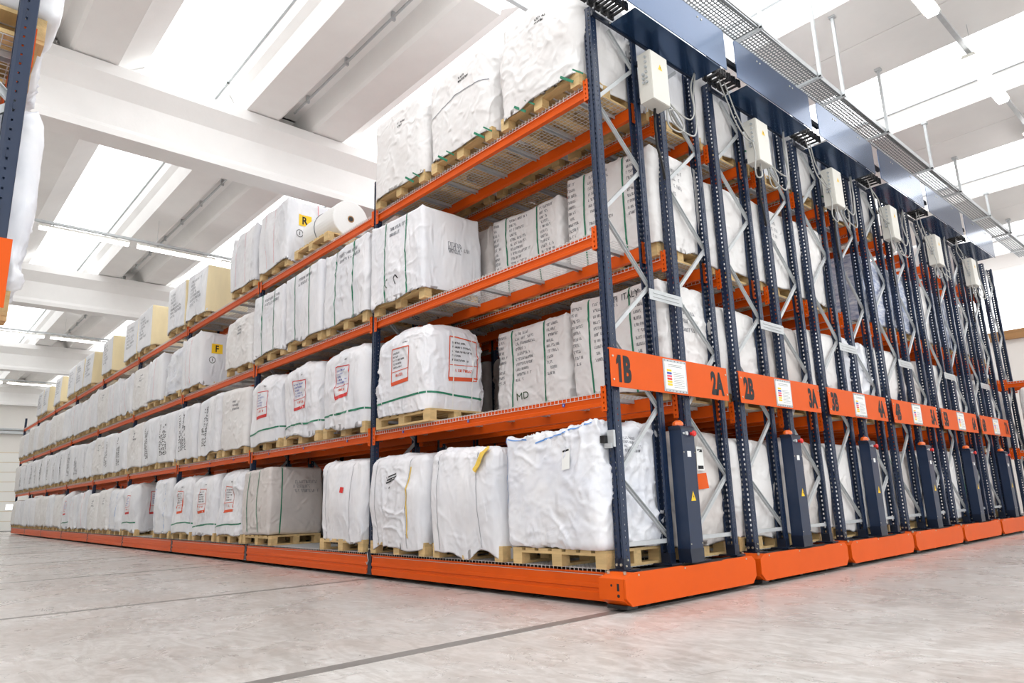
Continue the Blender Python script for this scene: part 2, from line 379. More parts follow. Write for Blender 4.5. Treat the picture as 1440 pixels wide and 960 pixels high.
m = MB(); m.prism_y([(-0.022, -0.004), (-0.022, -0.034), (-0.030, -0.034), (-0.030, 0.0), (0.030, 0.0), (0.030, -0.034), (0.022, -0.034), (0.022, -0.004)], 0.045, 0.645); DSUP = m.mesh('deck_support', GALV)
def base_panel_mesh():
    pr = [(0.0, 0.045), (0.02, 0.045), (0.02, 0.272), (-0.012, 0.272), (-0.012, 0.262), (0.0, 0.255), (0.0, 0.185), (-0.008, 0.178), (-0.008, 0.150), (0.004, 0.143), (0.004, 0.118), (-0.008, 0.110)]
    m = MB(); m.prism_x(pr, -1.895, 1.895); return m.mesh('base_panel', ORANGE)
BASEP = base_panel_mesh()
m = MB(); m.box(-0.042, 0.042, -0.004, 0.03, 0.045, 0.285); m.box(-0.055, 0.055, -0.012, 0.03, 0.045, 0.06); BASEJ = m.mesh('base_post', NAVYD)

def brace_mesh(y0, z0, y1, z1, flip=False):
    # C-section strut between two points of the frame (local y, z), lying in the plane x = 0
    m = MB(); p = Vector((0, y0, z0)); q = Vector((0, y1, z1))
    if flip: p = p-Vector((0.024, 0, 0)); q = q-Vector((0.024, 0, 0))
    m.bar(p, q, 0.004, 0.036, (1, 0, 0))
    a = (q-p).normalized(); v = a.cross(Vector((1, 0, 0))).normalized()
    for s in (-1, 1):
        o = v*(0.016*s) + Vector((0.012 if flip else -0.012, 0, 0)); m.bar(p+o, q+o, 0.024, 0.004, (1, 0, 0))
    return m.mesh('brace', GALV)
_br = {}
def brace(parent, name, x, ya, za, yb, zb):
    k = (round(ya, 3), round(za, 3), round(yb, 3), round(zb, 3))
    if k not in _br: _br[k] = brace_mesh(*k, flip=(zb-za)*(yb-ya) < -0.05)
    return obj(name, _br[k], parent, (x, 0, 0))
NODES_A = [(0.655, 0.53), (0.035, 1.05), (0.655, 1.65), (0.035, 2.26), (0.655, 2.80), (0.035, 3.40), (0.655, 3.98), (0.035, 4.53), (0.655, 5.10)]

# small sign parts
def tri_mesh():
    m = MB(); h = 0.06; m.add([(0, -h*0.6, 0), (0, h*0.6, 0), (0, 0, h*1.1)], [(0, 1, 2)]); return m.mesh('warning_triangle', YELLOW)
def tri_bolt_mesh():
    m = MB(); m.add([(0.002, 0.004, 0.045), (0.002, -0.008, 0.026), (0.002, 0.001, 0.026), (0.002, -0.004, 0.010), (0.002, 0.009, 0.031), (0.002, 0.0, 0.031)], [(0, 1, 2, 5), (2, 3, 4, 5)]); return m.mesh('lightning_bolt', INK)
TRI, TRIB = tri_mesh(), tri_bolt_mesh()

def frame(parent, x, U0, U1, end, braces=True, wide=True):
    """one upright frame (two uprights, foot plates, braces) with outer faces at y=U0 and y=U1"""
    me = UP_END if end else UP_IN
    for y, rz in ((U0, 0.0), (U1, math.pi)):
        u = obj('upright', me, parent, (x, y, ZB), rz)
        if end or x > -8:
            f = obj('foot_plate', FOOTP, u, (0, 0, 0)); obj('foot_sleeve', FOOTS, u); obj('bolt', BOLTS, u)
    if not braces: return
    up = U0 < 0.5
    pts = [((y if up else 0.69-y)+U0, z) for y, z in NODES_A]
    brace(parent, 'brace', x+0.02, pts[0][0], 0.49, (0.035 if up else 0.655)+U0, 0.49)
    for i in range(len(pts)-1):
        brace(parent, 'brace', x+0.02-0.004*(i % 2), pts[i][0], pts[i][1]+0.0, pts[i+1][0], pts[i+1][1])
    if end: brace(parent, 'brace', x+0.02, pts[-1][0], pts[-1][1], (0.30 if up else 0.39)+U0, 5.40)

def shelf(parent, xc, z, U0, near, deck=True):
    """one shelf of one bay: two beams with connectors, wire deck with supports"""
    for yb, rz in ((U0+0.004, 0.0), (U0+0.686, math.pi)):
        b = obj('shelf_beam', BEAM, parent, (xc, yb, z-0.115), rz)
        for s in (-1, 1): obj('connector', CONN, b, (s*1.893, -0.012, 0.06), 0.0)
    if deck:
        d = obj('wire_deck', DECK, parent, (xc, U0-0.002, z))
        if near:
            for i in range(7): obj('deck_support', DSUP, d, (-1.68+i*0.56, 0, 0))

def base_row(parent, xc, near):
    b = obj('base_panel', BASEP, parent, (xc, -0.012, 0)); obj('base_panel', BASEP, parent, (xc, 1.732, 0), math.pi)

def cable_mesh(pts, r=0.009, n=26):
    # Catmull-Rom through the points
    P = [Vector(p) for p in pts]; P = [P[0]*2-P[1]] + P + [P[-1]*2-P[-2]]; out = []
    for i in range(1, len(P)-2):
        for k in range(7):
            t = k/7; a, b, c, d = P[i-1], P[i], P[i+1], P[i+2]
            out.append(0.5*((2*b) + (c-a)*t + (2*a-5*b+4*c-d)*t*t + (3*b-a-3*c+d)*t**3))
    out.append(P[-2]); m = MB(); m.tube(out, r, 6); return m.mesh('cable', CABLE, True)

ORD = ['', 'first', 'second', 'third', 'fourth', 'fifth', 'sixth', 'seventh', 'eighth', 'ninth']
def sign_end(root, xs, left, right, y0=-0.108, y1=1.685):
    s = MB(); s.box(xs-0.006, xs, y0, y1, 1.77, 2.09); s.box(xs-0.02, xs, y0, y1, 2.09, 2.10)
    sg = obj('aisle_sign', s.mesh('aisle_sign', ORANGE), root); sg['label'] = 'orange aisle sign reading %s and %s' % (left, right)
    obj('lettering', text_mesh('lettering', left, 0.235, lambda a, b: (xs+0.002, y0+0.075+a, 1.812+b), INK, 0.055, 0.60), sg)
    V, _ = glyphs(right, 0.055, 0.60); wd = V[:, 0].max()*0.235
    obj('lettering', text_mesh('lettering', right, 0.235, lambda a, b: (xs+0.002, y1-0.075-wd+a, 1.812+b), INK, 0.055, 0.60), sg)
    for y in (y0+0.03, y1-0.03):
        b = MB()
        for z in (1.83, 2.03): b.cyl((xs, y, z), (xs+0.008, y, z), 0.009, 8)
        obj('rivet', b.mesh('rivet', SCREW), sg)
    h = MB(); h.box(xs, xs+0.006, 0.62, 0.975, 1.785, 2.085); hd = obj('notice_holder', h.mesh('notice_holder', GALV), sg)
    p = MB(); p.box(xs+0.006, xs+0.009, 0.64, 0.955, 1.81, 2.06); ps = obj('notice_sheet', p.mesh('notice_sheet', WHITEP), hd)
    for i, mt in enumerate((YELLOW, BLUEP, PINKP, REDP, YELLOW, YELLOW)):
        q = MB(); z = 1.972-i*0.026; q.box(xs+0.009, xs+0.011, 0.665, 0.735, z, z+0.018); obj('printed_block', q.mesh('printed_block', mt), hd)
    q = MB()
    for i in range(9): q.box(xs+0.009, xs+0.0105, 0.765, 0.925-0.04*(i % 3 == 2), 1.83+i*0.017, 1.833+i*0.017)
    for i in range(2): q.box(xs+0.009, xs+0.0105, 0.69, 0.90, 2.02+i*0.015, 2.024+i*0.015)
    obj('printed_lines', q.mesh('printed_lines', INKG), hd)
    q = MB()
    for i in range(7):
        for z in (1.795, 2.072): q.cyl((xs+0.006, 0.64+i*0.052, z), (xs+0.0105, 0.64+i*0.052, z), 0.005, 6)
    obj('rivet', q.mesh('rivet', INKG), hd)

def control_column(root):
    c = MB(); c.prism_x([(0.70, 0.42), (0.89, 0.42), (0.89, 1.44), (0.70, 1.44)], 0.075, 0.205)
    co = obj('control_column', c.mesh('control_column', NAVY), root); co['label'] = 'navy drive control column with red stop button'
    f = MB(); f.prism_x([(0.71, 0.305), (0.90, 0.305), (0.905, 0.42), (0.70, 0.42)], 0.07, 0.20); obj('column_foot', f.mesh('column_foot', NAVYD), co)
    t = MB(); t.prism_y([(0.075, 1.44), (0.205, 1.44), (0.205, 1.46), (0.185, 1.475), (0.075, 1.475)], 0.69, 0.90); obj('column_cap', t.mesh('column_cap', NAVYD), co)
    bt = MB(); bt.cyl((0.205, 0.845, 1.405), (0.235, 0.845, 1.405), 0.016, 12); bt.cyl((0.235, 0.845, 1.405), (0.25, 0.845, 1.405), 0.028, 14, r2=0.022)
    obj('stop_button', bt.mesh('stop_button', REDP), co)
    k = MB(); k.cyl((0.205, 0.765, 1.405), (0.222, 0.765, 1.405), 0.018, 12); k.cyl((0.205, 0.725, 1.405), (0.215, 0.725, 1.405), 0.010, 10); obj('key_switch', k.mesh('key_switch', GALV), co)
    st = MB(); st.box(0.205, 0.207, 0.765, 0.82, 1.20, 1.25); obj('label_plate', st.mesh('label_plate', WHITEP), co)
    tr = obj('warning_triangle', TRI, co, (0.207, 0.80, 0.82)); tr.scale = (1, 1, 1.3); obj('lightning_bolt', TRIB, tr, (0, 0, 0))
    for z in (0.46, 1.24):
        sc = MB(); sc.cyl((0.205, 0.712, z), (0.21, 0.712, z), 0.006, 6); sc.cyl((0.205, 0.878, z), (0.21, 0.878, z), 0.006, 6); obj('screw', sc.mesh('screw', SCREW), co)
    b = MB(); b.cyl((0.13, 0.765, 1.475), (0.13, 0.765, 1.485), 0.046, 14); b.cyl((0.13, 0.765, 1.485), (0.13, 0.765, 1.51), 0.052, 14, r2=0.046); b.cyl((0.13, 0.765, 1.51), (0.13, 0.765, 1.525), 0.046, 14, r2=0.026)
    obj('beacon', b.mesh('beacon', BEACON, False), co)['label'] = 'orange warning beacon'

def junction_box(root, k):
    b = MB(); b.box(0.10, 0.25, 0.625, 0.905, 4.66, 5.20); jb = obj('junction_box', b.mesh('junction_box', BOXG), root); jb['label'] = 'grey electrical enclosure with yellow warning triangle'
    d = MB(); d.box(0.25, 0.258, 0.63, 0.90, 4.665, 5.195); obj('box_lid', d.mesh('box_lid', BOXG), jb)
    tr = obj('warning_triangle', TRI, jb, (0.260, 0.775, 5.02)); obj('lightning_bolt', TRIB, tr)
    g = MB()
    for i in range(6): g.cyl((0.20, 0.625, 4.86+i*0.055), (0.20, 0.605, 4.86+i*0.055), 0.013, 8)
    for i in range(3): g.cyl((0.165, 0.625, 4.86+i*0.045), (0.165, 0.60, 4.86+i*0.045), 0.015, 8)
    obj('cable_gland', g.mesh('cable_gland', GALV), jb)
    br = MB(); br.bar((0.05, 0.66, 4.72), (0.10, 0.66, 4.72), 0.04, 0.04, (0, 0, 1)); br.bar((0.05, 0.66, 5.14), (0.10, 0.66, 5.14), 0.04, 0.04, (0, 0, 1))
    obj('bracket', br.mesh('bracket', NAVYD), jb)
    cb = MB(); cb.tube([(0.14, 0.80, 4.66), (0.13, 0.80, 4.5), (0.09, 0.86, 4.3), (0.05, 0.98, 4.15), (0.04, 1.02, 4.0)], 0.014); obj('cable', cb.mesh('cable', BLACK, True), jb)
    R2 = random.Random(k)
    loops = [[(0.2, 0.90, 4.72), (0.2, 1.02, 4.60), (0.2, 1.18, 4.52), (0.2, 1.36, 4.55), (0.17, 1.50, 4.78), (0.12, 1.56, 5.1), (0.12, 1.60, 5.40)],
             [(0.2, 0.88, 4.66), (0.21, 0.95, 4.50), (0.2, 1.10, 4.47), (0.2, 1.18, 4.62), (0.2, 1.05, 4.74), (0.2, 0.93, 4.66)],
             [(0.2, 0.90, 4.80), (0.2, 1.1, 4.72), (0.2, 1.33, 4.70), (0.17, 1.47, 4.9), (0.14, 1.53, 5.2), (0.14, 1.57, 5.40)]]
    if k > 0:
        loops += [[(0.2, 0.60, 4.90), (0.2, 0.45, 4.92), (0.2, 0.24, 5.05), (0.2, 0.10, 5.25), (0.2, 0.02, 5.45), (0.2, -0.03, 5.60)],
                  [(0.17, 0.60, 4.95), (0.2, 0.42, 4.98), (0.22, 0.22, 5.16), (0.22, 0.10, 5.34), (0.22, 0.04, 5.5)],
                  [(0.2, 0.60, 4.88), (0.22, 0.55, 4.70), (0.22, 0.53, 4.52), (0.22, 0.62, 4.43), (0.22, 0.72, 4.50), (0.2, 0.74, 4.66)]]
    for lp in loops:
        lp = [(x+R2.uniform(-.02, .02), y+R2.uniform(-.03, .03), z+R2.uniform(-.04, .02)*(0 < i < len(lp)-1)) for i, (x, y, z) in enumerate(lp)]
        obj('cable', cable_mesh(lp, 0.0085), jb)

def fascia(root, k):
    m = MB(); m.prism_y([(0.052, 5.39), (0.075, 5.39), (0.075, 5.44), (0.052, 5.44)], 0.0, 1.72); obj('header_angle', m.mesh('header_angle', NAVYD), root)
    b = MB()
    for y in (0.25, 0.52, 0.86, 1.15, 1.30, 1.45): b.cyl((0.075, y, 5.415), (0.084, y, 5.415), 0.010, 8)
    obj('bolt', b.mesh('bolt', SCREW), root)
    m = MB(); m.box(0.075, 0.385, 0.26, 1.74, 5.405, 5.412); obj('fascia_soffit', m.mesh('fascia_soffit', NAVYG), root)
    m = MB(); y1 = 1.86
    m.prism_x([(0.05, 5.42), (y1, 5.42), (y1, 5.88), (y1-0.03, 5.91), (0.08, 5.91), (0.05, 5.88)], 0.385, 0.393)
    fp = obj('fascia_panel', m.mesh('fascia_panel', NAVYG), root); fp['label'] = 'blue sheet metal fascia panel'
    b = MB()
    for y in (0.55, 0.62, 1.35, 1.42): b.cyl((0.393, y, 5.84), (0.399, y, 5.84), 0.010, 8)
    obj('bolt', b.mesh('bolt', SCREW), fp)
    # folding cable carrier between neighbouring racks
    cc = MB()
    for i in range(5):
        y = -0.22+i*0.10
        for x in (0.12, 0.30): cc.box(x-0.012, x+0.012, y, y+0.075, 5.42, 5.50)
        cc.box(0.10, 0.32, y+0.03, y+0.05, 5.43, 5.45); cc.box(0.10, 0.32, y+0.03, y+0.05, 5.48, 5.50)
    cc.box(0.17, 0.20, -0.19, 0.05, 5.52, 5.84); cc.box(0.10, 0.14, -0.2, 0.25, 5.66, 5.72); cc.box(0.28, 0.32, -0.2, 0.25, 5.62, 5.68)
    obj('cable_carrier', cc.mesh('cable_carrier', BLACK), root)

def corner_box(root):
    m = MB()
    m.prism_y([(-0.09, 0.09), (0.16, 0.09), (0.16, 0.25), (-0.09, 0.25)], -0.165, -0.013)
    m.add([(-0.09, -0.165, 0.25), (0.16, -0.165, 0.25), (0.16, -0.075, 0.289), (-0.06, -0.075, 0.289), (-0.06, -0.013, 0.289), (0.16, -0.013, 0.289), (-0.09, -0.013, 0.25), (0.16, -0.013, 0.25)],
          [(0, 1, 2, 3), (3, 2, 5, 4), (0, 3, 4, 6), (1, 7, 5, 2), (4, 5, 7, 6), (0, 6, 7, 1)])
    m.prism_x([(-0.165, 0.09), (-0.10, 0.05), (-0.013, 0.05), (-0.013, 0.09)], -0.06, 0.16)
    cb = obj('corner_housing', m.mesh('corner_housing', ORANGE), root)
    s = MB(); s.box(0.095, 0.118, -0.1665, -0.165, 0.160, 0.215); s.cyl((0.107, -0.165, 0.125), (0.107, -0.167, 0.125), 0.013, 10); s.cyl((0.04, -0.165, 0.20), (0.04, -0.167, 0.20), 0.010, 10); obj('sensor_slot', s.mesh('sensor_slot', BLACK), cb)
    b = MB(); b.cyl((-0.04, -0.10, 0.279), (-0.04, -0.105, 0.30), 0.013, 8); b.cyl((0.13, -0.10, 0.279), (0.13, -0.105, 0.30), 0.013, 8); b.cyl((-0.05, -0.11, 0.075), (-0.05, -0.125, 0.075), 0.013, 8); obj('bolt', b.mesh('bolt', SCREW), cb)
    sk = MB(); sk.box(-0.05, 0.155, -0.125, 0.0, 0.022, 0.05); obj('skid', sk.mesh('skid', BLACK), cb)

def carriage(k, left, right, nb, label):
    root = empty('mobile_rack', (0, k*PITCH_Y, 0)); tag(root, label, 'storage rack', 'orange and navy mobile racks')
    for b in range(nb+1):
        x = -3.9*b
        for U0, U1 in ((U[0], U[1]), (U[2], U[3])): frame(root, x, U0, U1, b == 0)
        obj('base_post', BASEJ, root, (x, -0.01, 0)); obj('base_post', BASEJ, root, (x, 1.73, 0), math.pi)
        for z in ((2.66, 4.2) if b == 0 else (2.66,)):
            t = MB(); t.box(x+0.046, x+0.052, 0.60, 1.12, z, z+0.105)
            t.box(x+0.052, x+0.058, 0.66, 1.06, z+0.03, z+0.038); t.box(x+0.052, x+0.058, 0.66, 1.06, z+0.066, z+0.074)
            if z < 3: obj('row_spacer', t.mesh('row_spacer', GALV), root)
    for b in range(nb):
        xc = -3.9*b-1.95; near = b < 4
        base_row(root, xc, near)
        for U0 in (U[0], U[2]):
            for z in LEVELS[1:]: shelf(root, xc, z, U0, near and (k == 0 or b == 0))
        obj('wire_deck', DECK, root, (xc, -0.002, ZB)); obj('wire_deck', DECK, root, (xc, 1.03, ZB))
        d = MB(); d.box(xc-1.95, xc+1.95, 0.03, 1.69, 0.10, 0.262); obj('base_frame', d.mesh('base_frame', DECKD), root)
    d = MB(); d.box(0.0, 0.163, -0.02, 1.74, 0.06, 0.282); obj('base_frame', d.mesh('base_frame', DECKD), root)
    p = [(-0.09, 0.045), (1.69, 0.045), (1.76, 0.11), (1.76, 0.245), (1.70, 0.292), (1.25, 0.292), (1.22, 0.285), (0.62, 0.285), (0.59, 0.292), (-0.09, 0.292), (-0.165, 0.25), (-0.165, 0.11)]
    m = MB(); m.prism_x(p, 0.163, 0.183); e = obj('end_plate', m.mesh('end_plate', ORANGE), root)
    b = MB()
    for y in (0.0, 0.62, 1.6): b.cyl((0.183, y, 0.272), (0.188, y, 0.272), 0.008, 8)
    obj('bolt', b.mesh('bolt', SCREW), e)
    corner_box(root)
    m = MB(); m.prism_x([(1.735, 0.09), (1.76, 0.11), (1.76, 0.245), (1.735, 0.26)], -0.09, 0.163); obj('corner_housing', m.mesh('corner_housing', ORANGE), root)
    for yy in (0.25, 0.85, 1.45):                      # running wheels under the base, on the floor rail
        wl = MB(); wl.cyl((0.02, yy, 0.062), (0.06, yy, 0.062), 0.06, 14); obj('wheel', wl.mesh('wheel', BLACK), root)
    sign_end(root, 0.12, left, right)
    control_column(root); junction_box(root, k); fascia(root, k)
    return root

SIGNS = [('1B', '2A'), ('2B', '3A'), ('3B', '4A'), ('4B', '5A'), ('5B', '6A'), ('6B', '7A')]
RACKS = []
for k, (a, b) in enumerate(SIGNS):
    lab = 'long mobile pallet rack with orange beams, end sign reading %s and %s' % (a, b)
    RACKS.append(carriage(k, a, b, 9 if k == 0 else 3, lab))
# photocell bracket on the front corner upright, shelf number stickers and base cord on the first rack
R0 = RACKS[0]
m = MB(); m.box(-0.03, 0.04, -0.03, -0.005, 1.28, 1.42); m.box(-0.05, 0.02, -0.05, -0.02, 1.27, 1.31); ph = obj('photocell_bracket', m.mesh('photocell_bracket', GALV), R0)
m = MB(); m.box(-0.07, -0.025, -0.075, -0.03, 1.315, 1.375); obj('photocell', m.mesh('photocell', BLACK), ph)
for i, x in enumerate((-0.55, -1.95, -3.2, -4.55, -5.85, -7.1, -8.6, -9.8, -11.0)):
    m = MB(); m.cyl((x, 0.004, Z1-0.055), (x, -0.0005, Z1-0.055), 0.017, 12); st = obj('number_sticker', m.mesh('number_sticker', BLUEP), R0)
    q = MB(); q.box(x-0.003, x+0.003, -0.002, -0.0008, Z1-0.064, Z1-0.046); obj('digit', q.mesh('digit', WHITEP), st)
m = MB(); m.tube([(-3.93, -0.03, 0.30), (-3.91, -0.035, 0.26), (-3.90, -0.03, 0.21), (-3.93, -0.03, 0.16), (-3.95, -0.03, 0.19)], 0.004); obj('cord', m.mesh('cord', WIRE, True), R0)

# rack of the opposite aisle side, near left foreground
RA = empty('pallet_rack', (0, -4.93, 0)); tag(RA, 'navy upright of near left foreground rack with white bags, cut by frame', 'storage rack')
for b in range(3): frame(RA, -3.9*b, 0.0, 0.69, True)
for b in range(2):
    for z in LEVELS: shelf(RA, -3.9*b-1.95, z, 0.0, True)
m = MB(); m.box(0.114, 0.12, -1.05, 0.71, 1.77, 2.09); sg = obj('aisle_sign', m.mesh('aisle_sign', ORANGE), RA)
# fixed rack beyond the last carriage
RB = empty('pallet_rack', (0, 12.45, 0)); tag(RB, 'fixed orange and navy rack at far right behind the 7A sign', 'storage rack')
for b in range(3): frame(RB, -3.9*b+3.9, 0.0, 0.69, True)
for b in range(2):
    for z in (1.53, 2.92): shelf(RB, -3.9*b+1.95, z, 0.0, False)
NWIN[0] += 1; WS = tag(empty('window_%d' % NWIN[0], (0, 17.44, 4.88)), kind='structure', label='bright side window between two timber rails')
m = MB(); m.box(-12, 6, 0.0, 0.05, 0, 1.42); obj('pane', m.mesh('pane', PANE), WS)
m = MB()
for i in range(10): m.box(-12+i*2-0.03, -12+i*2+0.03, -0.03, 0.0, 0, 1.42)
obj('frame', m.mesh('frame', GALV), WS)
for z in (6.30, 4.64):
    m = MB(); m.box(-6, 6, 17.38, 17.5, z, z+0.24); obj('timber_rail', m.mesh('timber_rail', TIMBER), WR)

# ------------------------------------------------------------------ pallets
PW = 1.14                                  # pallet width along the rack
def pallet_parts():
    P = {}
    m = MB(); m.box(-0.0575, 0.0575, -0.4, 0.4, 0, 0.022); P['skid'] = m.mesh('bottom_board', WOOD)
    m = MB(); m.box(-PW/2, PW/2, -0.05, 0.05, 0, 0.022); P['rail'] = m.mesh('stringer_board', WOOD)
    m = MB(); m.box(-0.06, 0.06, -0.4, 0.4, 0, 0.022); P['deck'] = m.mesh('deck_board', WOOD)
    m = MB(); m.box(-0.06, 0.06, -0.05, 0.05, 0, 0.078); P['block'] = m.mesh('block', WOOD)
    m = MB(); m.box(-PW/2+0.12, -0.06, -0.05, 0.05, 0, 0.022); m.box(0.06, PW/2-0.12, -0.05, 0.05, 0, 0.022); P['cross'] = m.mesh('bottom_board', WOOD)
    return P
PP = pallet_parts()
PX = (-PW/2+0.06, 0.0, PW/2-0.06); PY = (-0.35, 0.0, 0.35)
PD = [-PW/2+0.06+i*(PW-0.12)/6 for i in range(7)]
def whole_pallet():
    m = MB()
    for x in PX:
        m.box(x-0.0575, x+0.0575, -0.4, 0.4, 0, 0.022)
        for y in PY: m.box(x-0.06, x+0.06, y-0.05, y+0.05, 0.022, 0.100)
    for y in PY: m.box(-PW/2, PW/2, y-0.05, y+0.05, 0.100, 0.122)
    for x in PD: m.box(x-0.06, x+0.06, -0.4, 0.4, 0.122, 0.144)
    return m.mesh('pallet', WOOD)
WHOLE = whole_pallet()
def pallet(x, y, z, detail, label, rz=0.0, rim=False):
    z += 0.0115
    if not detail:
        o = obj('pallet', WHOLE, None, (x, y, z), rz); return tag(o, label, 'pallet', 'wooden pallets under the bags')
    o = tag(empty('pallet', (x, y, z)), label, 'pallet', 'wooden pallets under the bags'); o.rotation_euler = (0, 0, rz)
    for xx in PX:
        obj('bottom_board', PP['skid'], o, (xx, 0, 0))
        for yy in PY: obj('block', PP['block'], o, (xx, yy, 0.022))
    for yy in PY: obj('stringer_board', PP['rail'], o, (0, yy, 0.100))
    for xx in PD: obj('deck_board', PP['deck'], o, (xx, 0, 0.122))
    if rim:
        for yy in (-0.35, 0.35): obj('bottom_board', PP['cross'], o, (0, yy, 0))
    return o

# ------------------------------------------------------------------ bags
def _hash(i, j, k, s):
    h = (i*374761393 + j*668265263 + k*2147483647 + s*1274126177) & 0xffffffff
    h = ((h ^ (h >> 13))*1274126177) & 0xffffffff
    return ((h ^ (h >> 16)) & 0xffff)/65535.0*2-1
def vnoise(P, s):
    P = np.asarray(P); i = np.floor(P).astype(np.int64); f = P-i; f = f*f*f*(f*(f*6-15)+10)
    out = 0
    for dx in (0, 1):
        for dy in (0, 1):
            for dz in (0, 1):
                wgt = (f[:, 0] if dx else 1-f[:, 0])*(f[:, 1] if dy else 1-f[:, 1])*(f[:, 2] if dz else 1-f[:, 2])
                out = out + wgt*_hash(i[:, 0]+dx, i[:, 1]+dy, i[:, 2]+dz, s)
    return out
def ridge(P, s): return 1-np.abs(vnoise(P, s))*2.0
class Bag:
    def __init__(self, w, d, h, seed, rnd=0.10, bulge=0.03, dome=0.03, wr=0.012, low=0.02, hem=0.0, folds=0.0, slump=0.0, ears=0.0):
        self.__dict__.update(locals()); R = random.Random(seed)
        self.lean = (R.uniform(-0.02, 0.02), R.uniform(-0.015, 0.01)); self.tilt = R.uniform(-0.03, 0.03)
    def surf(self, Q, off=0.0):
        Q = np.asarray(Q, float); hf = np.array([self.w/2, self.d/2, self.h/2]); r = np.array([self.rnd, self.rnd, self.rnd])
        X = Q*hf; Cc = np.clip(X, -(hf-r), hf-r); D = X-Cc
        if self.hem: D[Q[:, 2] < 0, 2] = 0; Cc[:, 2] = np.where(Q[:, 2] < 0, X[:, 2], Cc[:, 2])
        L = np.linalg.norm(D, axis=1, keepdims=True); L[L == 0] = 1
        Nn = D/L; P = Cc+Nn*r
        sx, sy, sz = Q[:, 0], Q[:, 1], Q[:, 2]
        zb = (1-sz**2)
        bx = self.bulge*zb*(1-0.6*sy**2); by = self.bulge*zb*(1-0.6*sx**2)
        P[:, 0] += Nn[:, 0]*bx; P[:, 1] += Nn[:, 1]*by
        top = np.clip((sz+0.2)/1.2, 0, 1)
        P[:, 2] += self.dome*(1-sx**2)*(1-sy**2)*top + self.tilt*sx*top - self.slump*top*np.clip(np.maximum(np.abs(sx), np.abs(sy))-0.55, 0, 1)
        if self.ears: P[:, 2] += self.ears*top**3*(np.abs(sx)**8)*(np.abs(sy)**8)
        if self.folds:
            ph = P[:, 0]*9+P[:, 1]*9+vnoise(P*2, self.seed+5)*2.0
            P += Nn*(self.folds*np.sin(ph)*(0.5+0.5*vnoise(P*1.5, self.seed+9)))[:, None]
        lo = vnoise(P*2.6, self.seed)*self.low
        w1 = ridge(P*np.array([3.4, 3.4, 2.8])+vnoise(P*2.5, self.seed+1)[:, None]*1.0, self.seed+2)
        w2 = ridge(P*np.array([8, 8, 5.5])+vnoise(P*4, self.seed+3)[:, None]*1.1, self.seed+4)
        w3 = ridge((P+P[:, [2, 0, 1]]*0.5)*15+vnoise(P*7, self.seed+13)[:, None]*1.2, self.seed+14)
        msk = np.clip(0.6+vnoise(P*1.8, self.seed+11), 0.15, 1.4)
        wr = self.wr*msk*(np.clip(w1, 0, 1)**4+0.55*np.clip(w2, 0, 1)**3+0.3*np.clip(w3, 0, 1)**2-0.4)
        P = P+Nn*(lo+wr+off)[:, None]
        P[:, 0] += self.lean[0]*(sz+1); P[:, 1] += self.lean[1]*(sz+1)
        P[:, 2] += self.h/2
        bot = np.clip(-sz, 0, 1)**6
        if self.hem:
            side = np.maximum(np.abs(sx), np.abs(sy)) > 0.985
            P[:, 2] -= np.clip(-sz, 0, 1)**2*self.hem*np.clip(0.65+0.8*vnoise(np.stack([P[:, 0]*3.5, P[:, 1]*3.5, P[:, 0]*0], 1), self.seed+7), 0.1, 1.3)*side
            P[:, 2] = np.where((~side) & (sz < -0.99), 0.004, P[:, 2])
        else: P[:, 2] = np.maximum(P[:, 2], 0.002)
        return P
    def mesh(self, n, mats, side=None):
        nx, ny, nz = n, max(6, int(n*0.8)), n
        idx = {}; V = []; F = []; MI = []
        def vid(q):
            k = (round(q[0]*1000), round(q[1]*1000), round(q[2]*1000))
            if k not in idx: idx[k] = len(V); V.append(q)
            return idx[k]
        def lin(m): t = np.linspace(-1, 1, m+1); return np.sign(t)*(np.abs(t)**0.85)
        gx, gy, gz = lin(nx), lin(ny), lin(nz)
        def face(ga, gb, fn, flip, mi):
            ids = [[vid(fn(a, b)) for b in gb] for a in ga]
            for i in range(len(ga)-1):
                for j in range(len(gb)-1):
                    q = (ids[i][j], ids[i+1][j], ids[i+1][j+1], ids[i][j+1]); F.append(q[::-1] if flip else q); MI.append(mi)
        s = 1 if side is not None else 0
        face(gx, gz, lambda a, b: (a, -1, b), False, 0); face(gx, gz, lambda a, b: (a, 1, b), True, 0)
        face(gy, gz, lambda a, b: (1, a, b), False, s); face(gy, gz, lambda a, b: (-1, a, b), True, s)
        face(gx, gy, lambda a, b: (a, b, 1), False, 0); face(gx, gy, lambda a, b: (a, b, -1), True, 0)
        P = self.surf(np.array(V))
        me = bpy.data.meshes.new('bag_cover'); me.from_pydata(P.tolist(), [], F)
        for m in mats: me.materials.append(m)
        me.polygons.foreach_set('material_index', MI); me.polygons.foreach_set('use_smooth', [True]*len(F)); me.update()
        return me
    # decals: points given in metres from the lower left corner of a face, laid on the cover
    def front(self, a, b, off=0.004): return (2*a/self.w-1, -1.0, 2*b/self.h-1)
    def right(self, a, b): return (1.0, 2*a/self.d-1, 2*b/self.h-1)
    def lay(self, pts, fs, mapper, off, name, material):
        P = self.surf(np.array([mapper(a, b) for a, b in pts]), off)
        me = bpy.data.meshes.new(name); me.from_pydata(P.tolist(), [], fs); me.materials.append(material); return me
